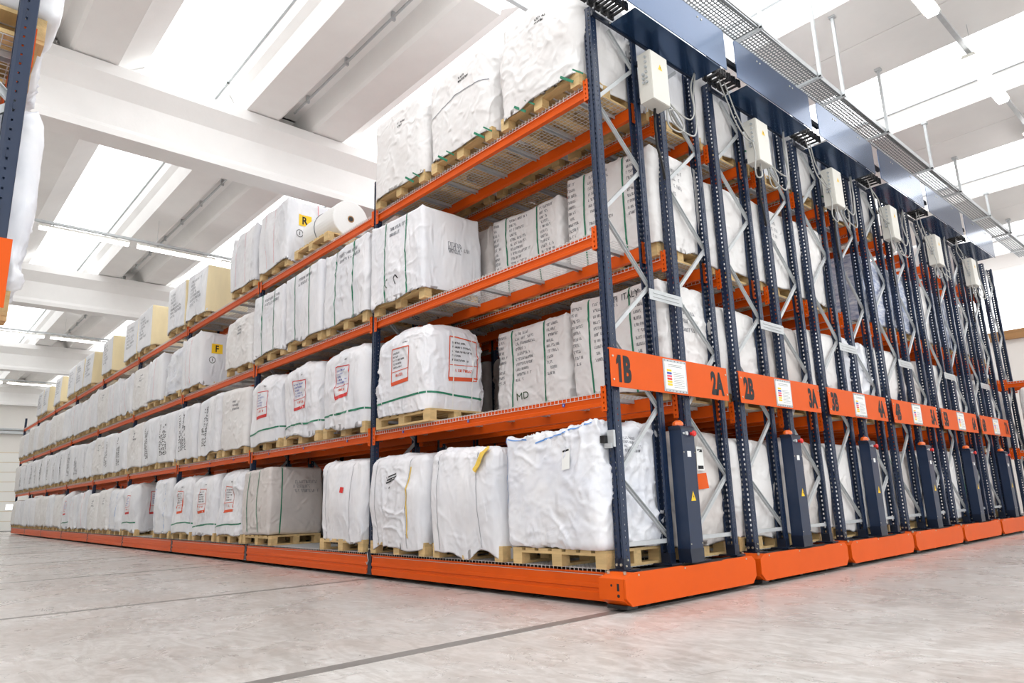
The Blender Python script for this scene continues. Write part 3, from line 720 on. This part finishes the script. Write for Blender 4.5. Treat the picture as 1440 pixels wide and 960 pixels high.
    def ribbon(self, path, width, mapper, name, material, off=0.005, seg=0.035):
        # path in face metres
        pts = []
        for (a0, b0), (a1, b1) in zip(path[:-1], path[1:]):
            n = max(2, int(math.hypot(a1-a0, b1-b0)/seg))
            for i in range(n): pts.append((a0+(a1-a0)*i/n, b0+(b1-b0)*i/n))
        pts.append(path[-1]); V = []; F = []
        for i, (a, b) in enumerate(pts):
            a0, b0 = pts[max(i-1, 0)]; a1, b1 = pts[min(i+1, len(pts)-1)]; L = math.hypot(a1-a0, b1-b0) or 1
            nx, ny = -(b1-b0)/L*width/2, (a1-a0)/L*width/2
            V += [(a+nx, b+ny), (a-nx, b-ny)]
        for i in range(len(pts)-1): F.append((2*i, 2*i+1, 2*i+3, 2*i+2))
        return self.lay(V, F, mapper, off, name, material)
def scribble(R, a0, a1, b0, b1, rows, hgt, fill=0.8, thick=0.010):
    """rows of short pen strokes standing for lines of marker writing too blurred to read"""
    V = []; F = []
    def st(p, q, t):
        L = math.hypot(q[0]-p[0], q[1]-p[1]) or 1; nx, ny = -(q[1]-p[1])/L*t/2, (q[0]-p[0])/L*t/2; n = len(V)
        V.extend([(p[0]+nx, p[1]+ny), (p[0]-nx, p[1]-ny), (q[0]-nx, q[1]-ny), (q[0]+nx, q[1]+ny)]); F.append((n, n+1, n+2, n+3))
    for i in range(rows):
        b = b1-(i+0.5)*(b1-b0)/rows; a = a0; end = a0+(a1-a0)*R.uniform(0.35, 1.0)*fill/0.8
        while a < min(end, a1):
            cw = hgt*R.uniform(0.45, 0.75); k = R.randint(0, 4)
            if R.random() < 0.16: a += cw; continue
            if k in (0, 1, 4): st((a, b-hgt/2), (a, b+hgt/2), thick)
            if k in (1, 2): st((a, b+hgt/2), (a+cw*0.7, b+hgt/2), thick)
            if k in (2, 3): st((a, b+hgt/2), (a+cw*0.7, b-hgt/2), thick)
            if k in (0, 3): st((a, b-hgt*0.4), (a+cw*0.7, b-hgt*0.4), thick)
            if k == 4: st((a+cw*0.6, b-hgt/2), (a+cw*0.6, b+hgt/2), thick)
            a += cw
    return V, F
def vertical_text(R, a0, b0, b1, cols, cw, thick=0.014):
    """columns of stencil characters printed sideways up the bag"""
    V, F = scribble(R, b0, b1, 0, cols*cw, cols, cw*0.62, 0.95, thick)
    return [(a0+(cols*cw-v[1]), v[0]) for v in V], F

SLOT = [0.66, 1.95, 3.24]
LEVN = ['bottom', 'second', 'third', 'top']
SLN = ['right', 'middle', 'left']
STY = {
 'plain': 'plain white bulk bag', 'seam': 'white bulk bag with stitched seams', 'red': 'white bag with red-framed print', 'orange': 'white bag with orange-framed print',
 'strap': 'white bag with two green straps', 'text': 'white bag with marker writing and green straps', 'vert': 'white bag with sideways black printing', 'tan': 'white bag with cream sides',
 'film': 'white plastic-wrapped load', 'wrap': 'greyish film-wrapped load', 'sacks': 'wrapped stack of blue and white sacks', 'crumple': 'crumpled clear plastic bundle', 'fold': 'white bag with vertical folds', 'mark': 'smooth white bag with small black marks', 'blue': 'white bag with thin blue seams'}
SEED = [100]
def load(yc, level, X, style, where, zbase=None, w=1.2, d=0.88, h=1.0, detail=2, pal=True, bagshift=0.0, **kw):
    SEED[0] += 1; sd = SEED[0]; R = random.Random(sd)
    z = LEVELS[level] if zbase is None else zbase
    if pal:
        pallet(X, yc, z, detail >= 2, 'wooden pallet, %s' % where, 0.0, kw.pop('rim', False))
        z += 0.1555
    h = h*R.uniform(0.985, 1.015); two = kw.pop('two', False)
    par = dict(rnd=0.09, bulge=0.03, dome=0.03, wr=0.014, low=0.02, hem=0.07)
    mats = [BAG]; side = None
    if style in ('red', 'orange'): par.update(rnd=0.16, dome=0.06, wr=0.026, low=0.03, hem=0.07); mats = [BAGC]
    if style in ('seam', 'blue'): par.update(rnd=0.10, bulge=0.05, dome=0.03, wr=0.026, low=0.03, hem=0.10); mats = [BAGC]
    if style in ('strap', 'text'): par.update(rnd=0.06, bulge=0.015, dome=0.03, wr=0.016, low=0.016, ears=0.03); mats = [BAG if style == 'text' else BAGC]
    if style == 'vert': par.update(rnd=0.10, wr=0.014, folds=0.01); mats = [BAGC]
    if style == 'film': par.update(rnd=0.07, bulge=0.02, wr=0.034, low=0.025, dome=0.0, ears=0.05, hem=0.0); mats = [BAGP]
    if style == 'wrap': par.update(rnd=0.10, wr=0.020, bulge=0.03); mats = [BAGW]
    if style == 'tan': par.update(rnd=0.035, bulge=0.01, dome=0.0, wr=0.008, low=0.008); mats = [BAGC, TAN]; side = 1
    if style == 'crumple': par.update(rnd=0.2, wr=0.05, low=0.06, dome=0.08); mats = [BAGP]
    if style == 'fold': par.update(rnd=0.07, folds=0.022, wr=0.014, ears=0.05); mats = [BAGC]
    if style == 'mark': par.update(rnd=0.12, wr=0.010, bulge=0.03, dome=0.03); mats = [BAG]
    if style == 'sacks': par.update(rnd=0.06, wr=0.02); mats = [SACKB]
    par.update(kw)
    w = min(w, 1.262-2*(par['bulge']+0.5*par['low']+0.4*par['wr']+par.get('folds', 0)*0.5)); d = min(d, 0.99-2*(par['bulge']+0.5*par['low']+0.4*par['wr']))
    B = Bag(w, d, h, sd, **par)
    n = {3: 72, 2: 44, 1: 24, 0: 14}[detail]
    me = B.mesh(n, mats, side)
    o = obj('bulk_bag', me, None, (X+bagshift, yc, z)); tag(o, '%s, %s' % (STY[style], where), 'bag', 'white bags on the racks')
    W, H, D = w, h, d
    fr, rt = B.front, B.right
    def strap(mapper, a, wd=0.016, mt=STRAP, b0=0.0, b1=None, name='strap'):
        b1 = H if b1 is None else b1
        obj(name, B.ribbon([(a, b0+0.005), (a+R.uniform(-.015, .015), (b0+b1)/2), (a, b1-0.005)], wd, mapper, name, mt, 0.006), o)
    if style in ('red', 'orange'):
        ink = INKR if style == 'red' else INKO
        def card(mp, a, b, s):
            P = [(a, b), (a+0.36*s, b+0.02), (a+0.38*s, b+0.40*s), (a+0.02, b+0.42*s), (a, b)]
            for i in range(4):
                obj('print_frame', B.ribbon([P[i], P[i+1]], 0.045 if i == 0 else 0.013, mp, 'print_frame', ink), o)
            V, F = scribble(R, a+0.05, a+0.33*s, b+0.17*s, b+0.38*s, 5, 0.020, 0.8, 0.004); obj('printed_lines', B.lay(V, F, mp, 0.005, 'printed_lines', BLUEP if style == 'red' else INK), o)
            V, F = scribble(R, a+0.10, a+0.30*s, b+0.06, b+0.13*s, 1, 0.030, 1.0, 0.007); obj('printed_lines', B.lay(V, F, mp, 0.005, 'printed_lines', INKO), o)
            obj('print_rule', B.ribbon([(a+0.02, b+0.14*s), (a+0.36*s, b+0.15*s)], 0.008, mp, 'print_rule', ink), o)
        card(fr, W*0.38, H*0.36, 1.0)
        if two: card(rt, D*0.35, H*0.36, 1.15)
        g = 0.17+R.uniform(-0.02, 0.02)
        obj('band', B.ribbon([(0.01, g-0.03), (W*0.5, g), (W-0.01, g+0.02)], 0.022, fr, 'band', STRAP), o)
        if detail >= 2: obj('band', B.ribbon([(0.01, g+0.02), (D-0.01, g-0.02)], 0.022, rt, 'band', STRAP), o)
        V, F = scribble(R, W*0.6, W*0.75, H*0.82, H*0.86, 1, 0.016, 0.5, 0.005); obj('mark', B.lay(V, F, fr, 0.005, 'mark', INK), o)
    if style == 'strap':
        for a in (0.32, 0.72): strap(fr, W*a, 0.020)
        if detail >= 2:
            V, F = scribble(R, W*0.4, W*0.9, H*0.75, H*0.9, 2, 0.04, 0.9, 0.008); obj('writing', B.lay(V, F, fr, 0.004, 'writing', INKG), o)
    if style == 'text':
        for a in (0.24, 0.70): strap(fr, W*a, 0.022)
        for a0, a1 in ((0.03, 0.20), (0.29, 0.66), (0.74, 0.97)):
            V, F = scribble(R, W*a0, W*a1, H*0.32, H*0.95, 10, 0.030, 0.62, 0.0055); obj('writing', B.lay(V, F, fr, 0.004, 'writing', INKM), o)
        V, F = scribble(R, D*0.25, D*0.6, H*0.5, H*0.85, 4, 0.04, 0.9, 0.006); obj('writing', B.lay(V, F, rt, 0.004, 'writing', INKG), o)
    if style == 'vert':
        V, F = vertical_text(R, W*R.uniform(0.18, 0.3), H*0.15, H*0.85, R.choice((2, 3, 3, 4)), 0.12, 0.012); obj('printing', B.lay(V, F, fr, 0.006, 'printing', INK), o)
    if style == 'tan':
        V, F = scribble(R, W*0.2, W*0.8, H*0.25, H*0.85, 7, 0.05, 0.8, 0.008); obj('writing', B.lay(V, F, fr, 0.004, 'writing', INKG), o)
    if style in ('seam', 'blue'):
        for a in (0.16, 0.75):
            obj('seam', B.ribbon([(W*a, 0.02), (W*(a+0.01), H*0.5), (W*a, H-0.02)], 0.008, fr, 'seam', THREAD if style == 'seam' else STRAPB, 0.003), o)
    if style == 'fold' and detail >= 1:
        for a in (0.3, 0.6): obj('string', B.ribbon([(W*a, 0.05), (W*a, H-0.02)], 0.008, fr, 'string', PINKS, 0.004), o)
    if style == 'mark':
        V, F = scribble(R, W*0.55, W*0.75, H*0.68, H*0.76, 2, 0.022, 0.7, 0.006); obj('mark', B.lay(V, F, fr, 0.005, 'mark', INK), o)
    if style == 'plain' and detail >= 1:
        V, F = scribble(R, W*0.5, W*0.75, H*0.6, H*0.8, 3, 0.03, 0.8, 0.007); obj('mark', B.lay(V, F, fr, 0.004, 'mark', INKG), o)
    if style == 'wrap':
        strap(rt, D*0.22, 0.018)
    return o, B
def sticker(o, B, mapper, a, b, s, txt, holder=YELLOW):
    V = []; F = []; n = 4
    for i in range(n+1):
        for j in range(n+1): V.append((a+s*1.1*i/n, b+s*j/n))
    for i in range(n):
        for j in range(n): F.append((i*(n+1)+j, (i+1)*(n+1)+j, (i+1)*(n+1)+j+1, i*(n+1)+j+1))
    st = obj('letter_sticker', B.lay(V, F, mapper, 0.007, 'letter_sticker', holder), o); st['label'] = 'yellow sticker with a black letter %s' % txt
    V, F = glyphs(txt, 0.03, 0.8); V = V*s*0.72; V = V-V.max(0)/2+np.array([a+s*0.55, b+s*0.5])
    obj('letter', B.lay([tuple(v) for v in V], F, mapper, 0.010, 'letter', INK), st)
    cx, cy = a+0.02, b-0.14
    obj('ring_mark', B.ribbon([(cx+0.06*math.cos(t*math.pi/8), cy+0.06*math.sin(t*math.pi/8)) for t in range(17)], 0.010, mapper, 'ring_mark', INK, 0.006, 0.02), o)
    obj('mark', B.lay([(cx-0.006, cy-0.03), (cx+0.006, cy-0.03), (cx+0.006, cy+0.03), (cx-0.006, cy+0.03)], [(0, 1, 2, 3)], mapper, 0.006, 'mark', INK), o)
def word(o, B, mapper, a, b, hgt, txt, ink=INK, bold=0.0, narrow=0.9):
    V, F = glyphs(txt, bold, narrow); V = V*hgt+np.array([a, b]); obj('writing', B.lay([tuple(v) for v in V], F, mapper, 0.006, 'writing', ink), o)

def where_1b(level, bay, s): return '%s level, %s bay, %s place, aisle side' % (LEVN[level], ORD[bay], SLN[s])
YF, YR = 0.345, 1.375
def front_load(level, bay, s, style, **kw):
    X = kw.pop('X', -3.9*(bay-1)-SLOT[s]); det = kw.pop('detail', 3 if bay == 1 else 2 if bay <= 3 else 1 if bay <= 6 else 0)
    return load(YF, level, X, style, where_1b(level, bay, s), detail=det, **kw)
# --- front side of the first rack, as in the photograph
o, B = front_load(0, 1, 0, 'film', w=1.25, d=0.95, h=1.03)
hem = [((0.02, 0.35), (0.015, B.h-0.03)), ((0.03, B.h-0.035), (0.30, B.h-0.05)), ((0.42, B.h-0.10), (B.w-0.2, B.h-0.025)), ((B.w-0.2, B.h-0.025), (B.w-0.05, B.h-0.02))]
for p in hem: obj('hem_tape', B.ribbon(list(p), 0.014, B.front, 'hem_tape', STRAPB, 0.006), o)
m = MB(); V = [(0.78, 0.66), (0.88, 0.67), (0.88, 0.84), (0.78, 0.83)]; obj('paper_label', B.lay(V, [(0, 1, 2, 3)], B.front, 0.012, 'paper_label', WHITEP), o)
obj('label_bar', B.lay([(0.79, 0.81), (0.87, 0.82), (0.87, 0.835), (0.79, 0.825)], [(0, 1, 2, 3)], B.front, 0.016, 'label_bar', INK), o)
V, F = scribble(random.Random(3), 0.3, 0.62, 0.78, 0.92, 4, 0.02, 0.9, 0.004); obj('writing', B.lay(V, F, B.right, 0.005, 'writing', INKG), o)
o, B = front_load(0, 1, 1, 'seam', w=1.25, h=0.97, hem=0.12)
V = [(0.86, 0.80), (0.93, 0.79), (1.02, 1.0), (0.93, 1.02), (0.80, 0.70), (0.85, 0.68)]
obj('lifting_loop', B.ribbon([(0.83, 0.72), (0.88, 0.82), (0.93, 0.93), (1.0, 0.955)], 0.07, B.front, 'lifting_loop', STRAPY, 0.02), o)
obj('lifting_loop', B.ribbon([(0.85, 0.73), (0.93, 0.82), (1.02, 0.955)], 0.05, B.front, 'lifting_loop', STRAPY, 0.05), o)
o, B = front_load(0, 1, 2, 'seam', w=1.28, h=0.95, hem=0.10)
for a, b in ((0.42, 0.74), (0.44, 0.71), (0.42, 0.68), (0.47, 0.60)): obj('brush_mark', B.ribbon([(a, b-0.02), (a+0.10, b), (a+0.20, b+0.02)] if b > .65 else [(a, b), (a+0.08, b+0.02)], 0.016, B.front, 'brush_mark', INK, 0.005), o)
obj('webbing', B.ribbon([(0.86, 0.10), (0.87, 0.5), (0.86, 0.82)], 0.018, B.front, 'webbing', STRAPY, 0.006), o)
o, B = front_load(0, 2, 0, 'seam', w=1.3, h=0.97, hem=0.07)
obj('red_tag', B.lay([(0.62, 0.58), (0.70, 0.57), (0.71, 0.64), (0.63, 0.65)], [(0, 1, 2, 3)], B.front, 0.008, 'red_tag', REDP), o)
o, B = front_load(0, 2, 2, 'wrap', w=1.0, h=1.0, X=-7.28, detail=3, hem=0.0, wr=0.008, rnd=0.05)
for a in (0.25, 0.62): obj('strap', B.ribbon([(a, 0.05), (a, B.h-0.02)], 0.02, B.front, 'strap', STRAP, 0.006), o)
V, F = scribble(random.Random(5), 0.38, 0.80, 0.62, 0.82, 3, 0.045, 1.0, 0.006); obj('writing', B.lay(V, F, B.right, 0.005, 'writing', INKG), o)
for s in range(3): front_load(0, 3, s, 'orange', h=1.02)
front_load(0, 4, 0, 'blue', w=1.3, h=1.07); front_load(0, 4, 2, 'red', w=1.15, h=1.0, two=True)
o, B = front_load(1, 1, 2, 'orange', rim=True, w=1.10, d=0.92, h=0.97, X=-3.15, two=True, hem=0.02, wr=0.03)
for a in (0.42, 0.74): obj('strap', B.ribbon([(B.d*a, 0.01), (B.d*a+0.01, B.h-0.03)], 0.014, B.right, 'strap', WHITEP, 0.010), o)
for s in range(3): front_load(1, 2, s, 'red', w=1.24, h=1.02)
front_load(1, 3, 0, 'plain', h=1.0); front_load(1, 3, 1, 'vert', h=1.03); front_load(1, 3, 2, 'vert', h=1.02)
o, B = front_load(2, 1, 2, 'strap', w=1.27, d=0.9, h=1.02, X=-3.235)
V, F = scribble(random.Random(8), 0.36, 0.68, 0.46, 0.60, 3, 0.045, 1, 0.008); obj('writing', B.lay(V, F, B.right, 0.005, 'writing', INKG), o)
obj('marker_sign', B.ribbon([(0.44, 0.16), (0.40, 0.20), (0.42, 0.25), (0.47, 0.25)], 0.014, B.front, 'marker_sign', INKGR, 0.005), o)
obj('marker_sign', B.ribbon([(0.63, 0.17), (0.60, 0.24), (0.65, 0.27), (0.69, 0.22)], 0.014, B.front, 'marker_sign', INK, 0.005), o)
for s in range(3): front_load(2, 2, s, 'strap', w=1.25, h=1.04)
front_load(2, 3, 0, 'plain', w=1.3, h=0.86); o, B = front_load(2, 3, 2, 'fold', w=1.2, h=1.03, folds=0.01); sticker(o, B, B.right, 0.22, 0.58, 0.20, 'F')
o, B = front_load(3, 1, 0, 'mark', w=1.28, h=1.06, wr=0.014, rnd=0.14, low=0.04)
o, B = front_load(3, 1, 1, 'mark', w=1.22, h=1.06, rnd=0.15); obj('drawstring', B.ribbon([(0.01, 0.50), (0.6, 0.62), (B.w-0.01, 0.56)], 0.010, B.front, 'drawstring', INKG, 0.006), o)
front_load(3, 1, 2, 'mark', w=1.22, h=1.10, rnd=0.13, folds=0.008)
o, B = front_load(3, 2, 2, 'fold', w=1.22, h=1.06); sticker(o, B, B.right, 0.20, 0.58, 0.20, 'R')
for a in (0.62, 0.85): obj('string', B.ribbon([(B.d*a, 0.5), (B.d*a, B.h-0.02)], 0.014, B.right, 'string', PINKS, 0.006), o)
front_load(3, 3, 0, 'fold', w=1.25, h=1.0); front_load(3, 3, 2, 'tan', w=1.25, h=0.95)
# film roll lying on a pallet
pallet(-5.75, YF, Z3, True, 'wooden pallet under the white film roll on the top level')
rm = MB(); n = 40; Rr, ri, zc = 0.30, 0.05, 0.30
rings = [(-0.52, ri), (-0.52, Rr-0.01), (-0.51, Rr), (0.51, Rr), (0.52, Rr-0.01), (0.52, ri), (-0.52, ri)]
V = []; F = []
for x, r in rings: V += [(x, r*math.cos(2*math.pi*i/n), zc+r*math.sin(2*math.pi*i/n)) for i in range(n)]
for k in range(len(rings)-1): F += [(k*n+i, k*n+(i+1) % n, (k+1)*n+(i+1) % n, (k+1)*n+i) for i in range(n)]
rm.add(V, F); ro = tag(obj('film_roll', rm.mesh('film_roll', FILM), None, (-5.75, YF, Z3+0.1555)), 'large white film roll lying on the top level beside the R bag', 'roll')
m = MB(); m.cyl((0.5215, 0, zc), (0.5225, 0, zc), 0.055, 20); obj('core', m.mesh('core', TIMBER), ro)
m = MB(); m.cyl((0.5226, 0, zc), (0.5236, 0, zc), 0.038, 20); obj('core_hole', m.mesh('core_hole', BLACK), ro)
m = MB(); m.tube([(-0.1, 0.305*math.cos(a), zc+0.305*math.sin(a)) for a in [i*2*math.pi/24 for i in range(25)]], 0.008); obj('band', m.mesh('band', INKG, True), ro)
# --- further bays of the front side
for bay in range(4, 10):
    for s in range(3):
        if bay > 4: front_load(0, bay, s, RND.choice(('blue', 'plain', 'fold', 'red') if bay < 8 else ('plain', 'fold')), h=RND.uniform(0.92, 1.06))
        front_load(1, bay, s, 'vert' if RND.random() < 0.85 else 'plain', h=RND.uniform(1.0, 1.08))
        front_load(2, bay, s, 'crumple' if (bay, s) == (4, 0) else RND.choice(('plain', 'fold', 'fold')), h=RND.uniform(0.9, 1.08))
for bay, s in ((4, 0), (4, 2), (5, 0), (5, 2), (6, 1), (6, 2), (7, 0), (7, 2), (8, 1), (8, 2)):
    front_load(3, bay, s, 'tan', w=1.24, h=0.96)
# --- rear side of the first rack, seen through the empty places
def rear_load(level, bay, s, style, **kw):
    X = kw.pop('X', -3.9*(bay-1)-SLOT[s])
    return load(YR, level, X, style, '%s level, %s bay, %s place, row behind' % (LEVN[level], ORD[bay], SLN[s]), detail=kw.pop('detail', 2), **kw)
o, B = rear_load(0, 1, 0, 'wrap', h=1.0)
V = [(0.32, 0.64), (0.44, 0.64), (0.44, 0.86), (0.32, 0.86)]; obj('paper_label', B.lay(V, [(0, 1, 2, 3)], B.right, 0.016, 'paper_label', WHITEP), o)
obj('label_bar', B.lay([(0.335, 0.81), (0.425, 0.81), (0.425, 0.835), (0.335, 0.835)], [(0, 1, 2, 3)], B.right, 0.020, 'label_bar', INK), o)
obj('label_bar', B.lay([(0.335, 0.655), (0.425, 0.655), (0.425, 0.685), (0.335, 0.685)], [(0, 1, 2, 3)], B.right, 0.020, 'label_bar', INK), o)
obj('orange_label', B.lay([(0.30, 0.47), (0.45, 0.48), (0.45, 0.62), (0.30, 0.61)], [(0, 1, 2, 3)], B.right, 0.020, 'orange_label', ORANGE), o)
o, B = rear_load(1, 1, 0, 'text', w=1.26, h=1.06, detail=3); word(o, B, B.front, 0.55, 0.93, 0.07, 'TTI  ITALY')
o, B = rear_load(1, 1, 1, 'text', w=1.2, h=0.98, detail=3); word(o, B, B.front, 0.36, 0.12, 0.075, 'MD', INKGR, 0.0, 1.2)
rear_load(2, 1, 0, 'text', w=1.24, h=1.04, detail=3); rear_load(2, 1, 1, 'text', w=1.22, h=0.95, detail=3); rear_load(2, 1, 2, 'wrap', h=1.0, X=-3.22)
rear_load(3, 1, 0, 'fold', h=1.0); rear_load(3, 1, 1, 'plain', h=0.9); rear_load(3, 1, 2, 'plain', h=1.0)
for s in (1, 2): rear_load(0, 1, s, 'plain', h=1.0, detail=1)
for bay in (2, 3):
    for L in range(3):
        for s in range(3): rear_load(L, bay, s, 'plain', h=0.95, detail=0)
# --- near ends of the other racks
ENDS = {  # (rack, side) : per level list of (slot, style)
 (1, 0): [[(0, 'plain'), (1, 'plain'), (2, 'wrap')], [(0, 'plain'), (1, 'plain'), (2, 'wrap')], [(0, 'plain'), (1, 'strap'), (2, 'wrap')], [(0, 'plain')]],
 (1, 1): [[(0, 'wrap'), (1, 'plain')], [(0, 'wrap'), (1, 'plain')], [(0, 'text')], [(0, 'red')]],
 (2, 0): [[(0, 'plain'), (1, 'wrap')], [(0, 'plain'), (1, 'wrap')], [(0, 'plain')], [(0, 'plain')]],
 (2, 1): [[(0, 'plain')], [(0, 'film')], [], [(0, 'red')]],
 (3, 0): [[(0, 'wrap')], [(0, 'plain')], [(0, 'sacks')], [(0, 'plain')]],
 (3, 1): [[(0, 'plain')], [(0, 'wrap')], [(0, 'sacks')], []],
 (4, 0): [[(0, 'plain')], [(0, 'text')], [(0, 'plain')], []],
 (4, 1): [[(0, 'wrap')], [(0, 'plain')], [(0, 'sacks')], []],
 (5, 0): [[(0, 'wrap')], [(0, 'plain')], [(0, 'plain')], []],
 (5, 1): [[(0, 'plain')], [(0, 'plain')], [(0, 'plain')], [(0, 'plain')]]}
for (k, sd), lv in ENDS.items():
    for L, items in enumerate(lv):
        for s, st in items:
            load(k*PITCH_Y+(YR if sd else YF), L, -SLOT[s], st, '%s level, %s the %s sign, %s' % (LEVN[L], 'behind', SIGNS[k][sd], ['end place', 'second place', 'third place'][s]), h=0.98, detail=2 if k < 3 else 1)
for L in range(3):
    for i, X in enumerate((-4.56, -5.85, -7.14)):
        for sd, yy in enumerate((YF, YR)):
            load(PITCH_Y+yy, L, X, 'wrap', '%s level, second bay of the %s rack, %s place' % (LEVN[L], SIGNS[1][sd], SLN[i]), h=1.0, detail=0)
# --- fixed rack at far right and foreground rack
for zz, nm, xx in ((1.53, 'lower shelf', -0.75), (2.92, 'upper shelf', -0.8), (1.53, 'lower shelf right part', 0.85)):
    load(12.45+YF, 1, xx, 'plain', '%s of the fixed rack at far right' % nm, h=1.1, detail=1, zbase=zz)
for L, st, hh in ((1, 'film', 0.95), (2, 'film', 1.0)):
    for s in (0, 1): load(-4.93+YF, L, -SLOT[s], st, '%s level of the left foreground rack, %s place' % (LEVN[L], 'end' if s == 0 else 'second'), h=hh, d=0.92, detail=3 if s == 0 else 1)

# ------------------------------------------------------------------ cable tray above the rack ends
TR = empty('cable_tray', (0, 0, 6.40)); tag(TR, 'perforated galvanised cable tray hung from the ceiling above the rack ends', 'cable tray')
m = MB()
for i in range(8): x = 0.06+i*0.043; m.box(x-0.009, x+0.009, -6.0, 16.0, 0, 0.002)
for i in range(400): y = -6.0+i*0.055; m.box(0.05, 0.37, y-0.010, y+0.010, 0.0005, 0.0025)
tb = obj('tray_base', m.mesh('tray_base', mat('shaded_zinc_tray', srgb(128, 132, 134), 0.5, metal=0.4)), TR)  # darker zinc than the sides: underside shade put into the colour
m = MB()
for x in (0.048, 0.372): m.box(x-0.002, x+0.002, -6, 16, 0, 0.07)
obj('tray_side', m.mesh('tray_side', GALV), TR)
for i, x in enumerate((0.33, 0.35)):
    m = MB(); m.tube([(x+0.015*math.sin(j*0.9+i), -6+j*1.1, 0.022+0.006*(i % 2)) for j in range(21)], 0.016, 6); obj('cable', m.mesh('cable', BLACK if i % 3 else CABLE, True), TR)
for y in (-3.3, -0.5, 1.1, 2.77, 4.35, 5.09, 6.71, 8.70, 10.26, 12.16, 13.72, 15.3):
    zt = (slope_z(y) if (4.95 < y < 6.88 or 8.68 < y < 10.42 or 12.2 < y < 13.95) else slope_z(max(y, 5.1))+0.02)
    if y < 4.9: zt = 8.28
    if 6.5 < y < 6.9: zt = slope_z(y)
    m = MB(); m.box(0.385, 0.425, y-0.02, y+0.02, -0.03, zt-6.40); p = obj('hanger_post', m.mesh('hanger_post', GALV), TR)
    m = MB(); m.box(0.36, 0.45, y-0.04, y+0.04, zt-6.44, zt-6.40); obj('top_bracket', m.mesh('top_bracket', GALV), p)
    m = MB(); m.box(0.02, 0.43, y-0.02, y+0.02, -0.035, -0.002); obj('cross_arm', m.mesh('cross_arm', GALV), p)

# ------------------------------------------------------------------ light fittings
def fitting(x, y, z, L, label, n, wd=1.0):
    m = MB(); m.prism_y([(-0.07, 0.0), (0.07, 0.0), (0.055, 0.05), (-0.055, 0.05)], -L/2, L/2)
    e = tag(empty('light_fitting', (x, y, z)), label, 'light', 'white tube light fittings'); obj('housing', m.mesh('housing', BOXG), e)
    m = MB(); m.prism_y([(-0.062, -0.004), (-0.045, -0.055), (0.045, -0.055), (0.062, -0.004)], -L/2+0.01, L/2-0.01); obj('diffuser', m.mesh('diffuser', TUBE), e)
    m = MB()
    for s in (-1, 1): m.box(-0.015, 0.015, s*L*0.35-0.015, s*L*0.35+0.015, 0.05, 0.10)
    obj('clip', m.mesh('clip', GALV), e)
    for c in e.children: c.scale = (wd, 1, 1)
def trunk(x, y0, y1, z, label):
    m = MB(); m.box(-0.03, 0.03, y0, y1, 0.10, 0.15); t = tag(obj('lighting_trunking', m.mesh('lighting_trunking', GALV), None, (x, 0, z)), label, 'trunking')
    m = MB()
    for i in range(int((y1-y0)/3)+1):
        y = y0+0.6+i*3.0
        if y < y1: m.cyl((0, y, 0.15), (0, y, (8.2 if x < 0 else slope_z(y)) - z), 0.004, 6)
    obj('hanger', m.mesh('hanger', GALV), t)
ROWN = ['nearest', 'second', 'third']
for r, x in enumerate((-13.25, -24.5, -35.7)):
    trunk(x, -10, 12, 6.88, 'long grey light trunking, %s row under the left roof' % ROWN[r])
    for i, y in enumerate((-3.75, -1.86, 0.06, 1.98, 3.9)):
        fitting(x, y, 6.88, 1.75, 'white tube light, %s row at left, %s along from the left' % (ROWN[r], ORD[i+1]), i)
trunk(1.70, -3, 11.4, 6.86, 'grey light trunking at upper right above the aisle end')
for i, y in enumerate((4.0, 7.2, 10.5)):
    fitting(1.70, y, 6.86, 1.75, 'white tube light at upper right, %s from the top edge' % ORD[i+1], i, 1.35)
trunk(-1.73, -0.6, 3.0, 6.88, 'short grey trunking high above the top level bags')

# loose strap tails hanging over the pallets of the nearest top level bags
for nm, xs in (('bulk_bag', (-0.28, -0.95, -1.62, -2.30, -3.0)),):
    for i, x in enumerate(xs):
        m = MB(); m.bar((x, -0.115, Z3+0.155), (x+0.13, -0.075, Z3+0.055), 0.003, 0.026, (0, 1, 0)); m.bar((x+0.16, -0.112, Z3+0.155), (x+0.26, -0.075, Z3+0.075), 0.003, 0.016, (0, 1, 0))
        par = min((o for o in bpy.data.objects if o.name.startswith('bulk_bag')), key=lambda o: (o.location-Vector((x, YF, Z3+0.155))).length)
        t = obj('strap_tail', m.mesh('strap_tail', STRAP), par); t.location = tuple(-c for c in par.location)
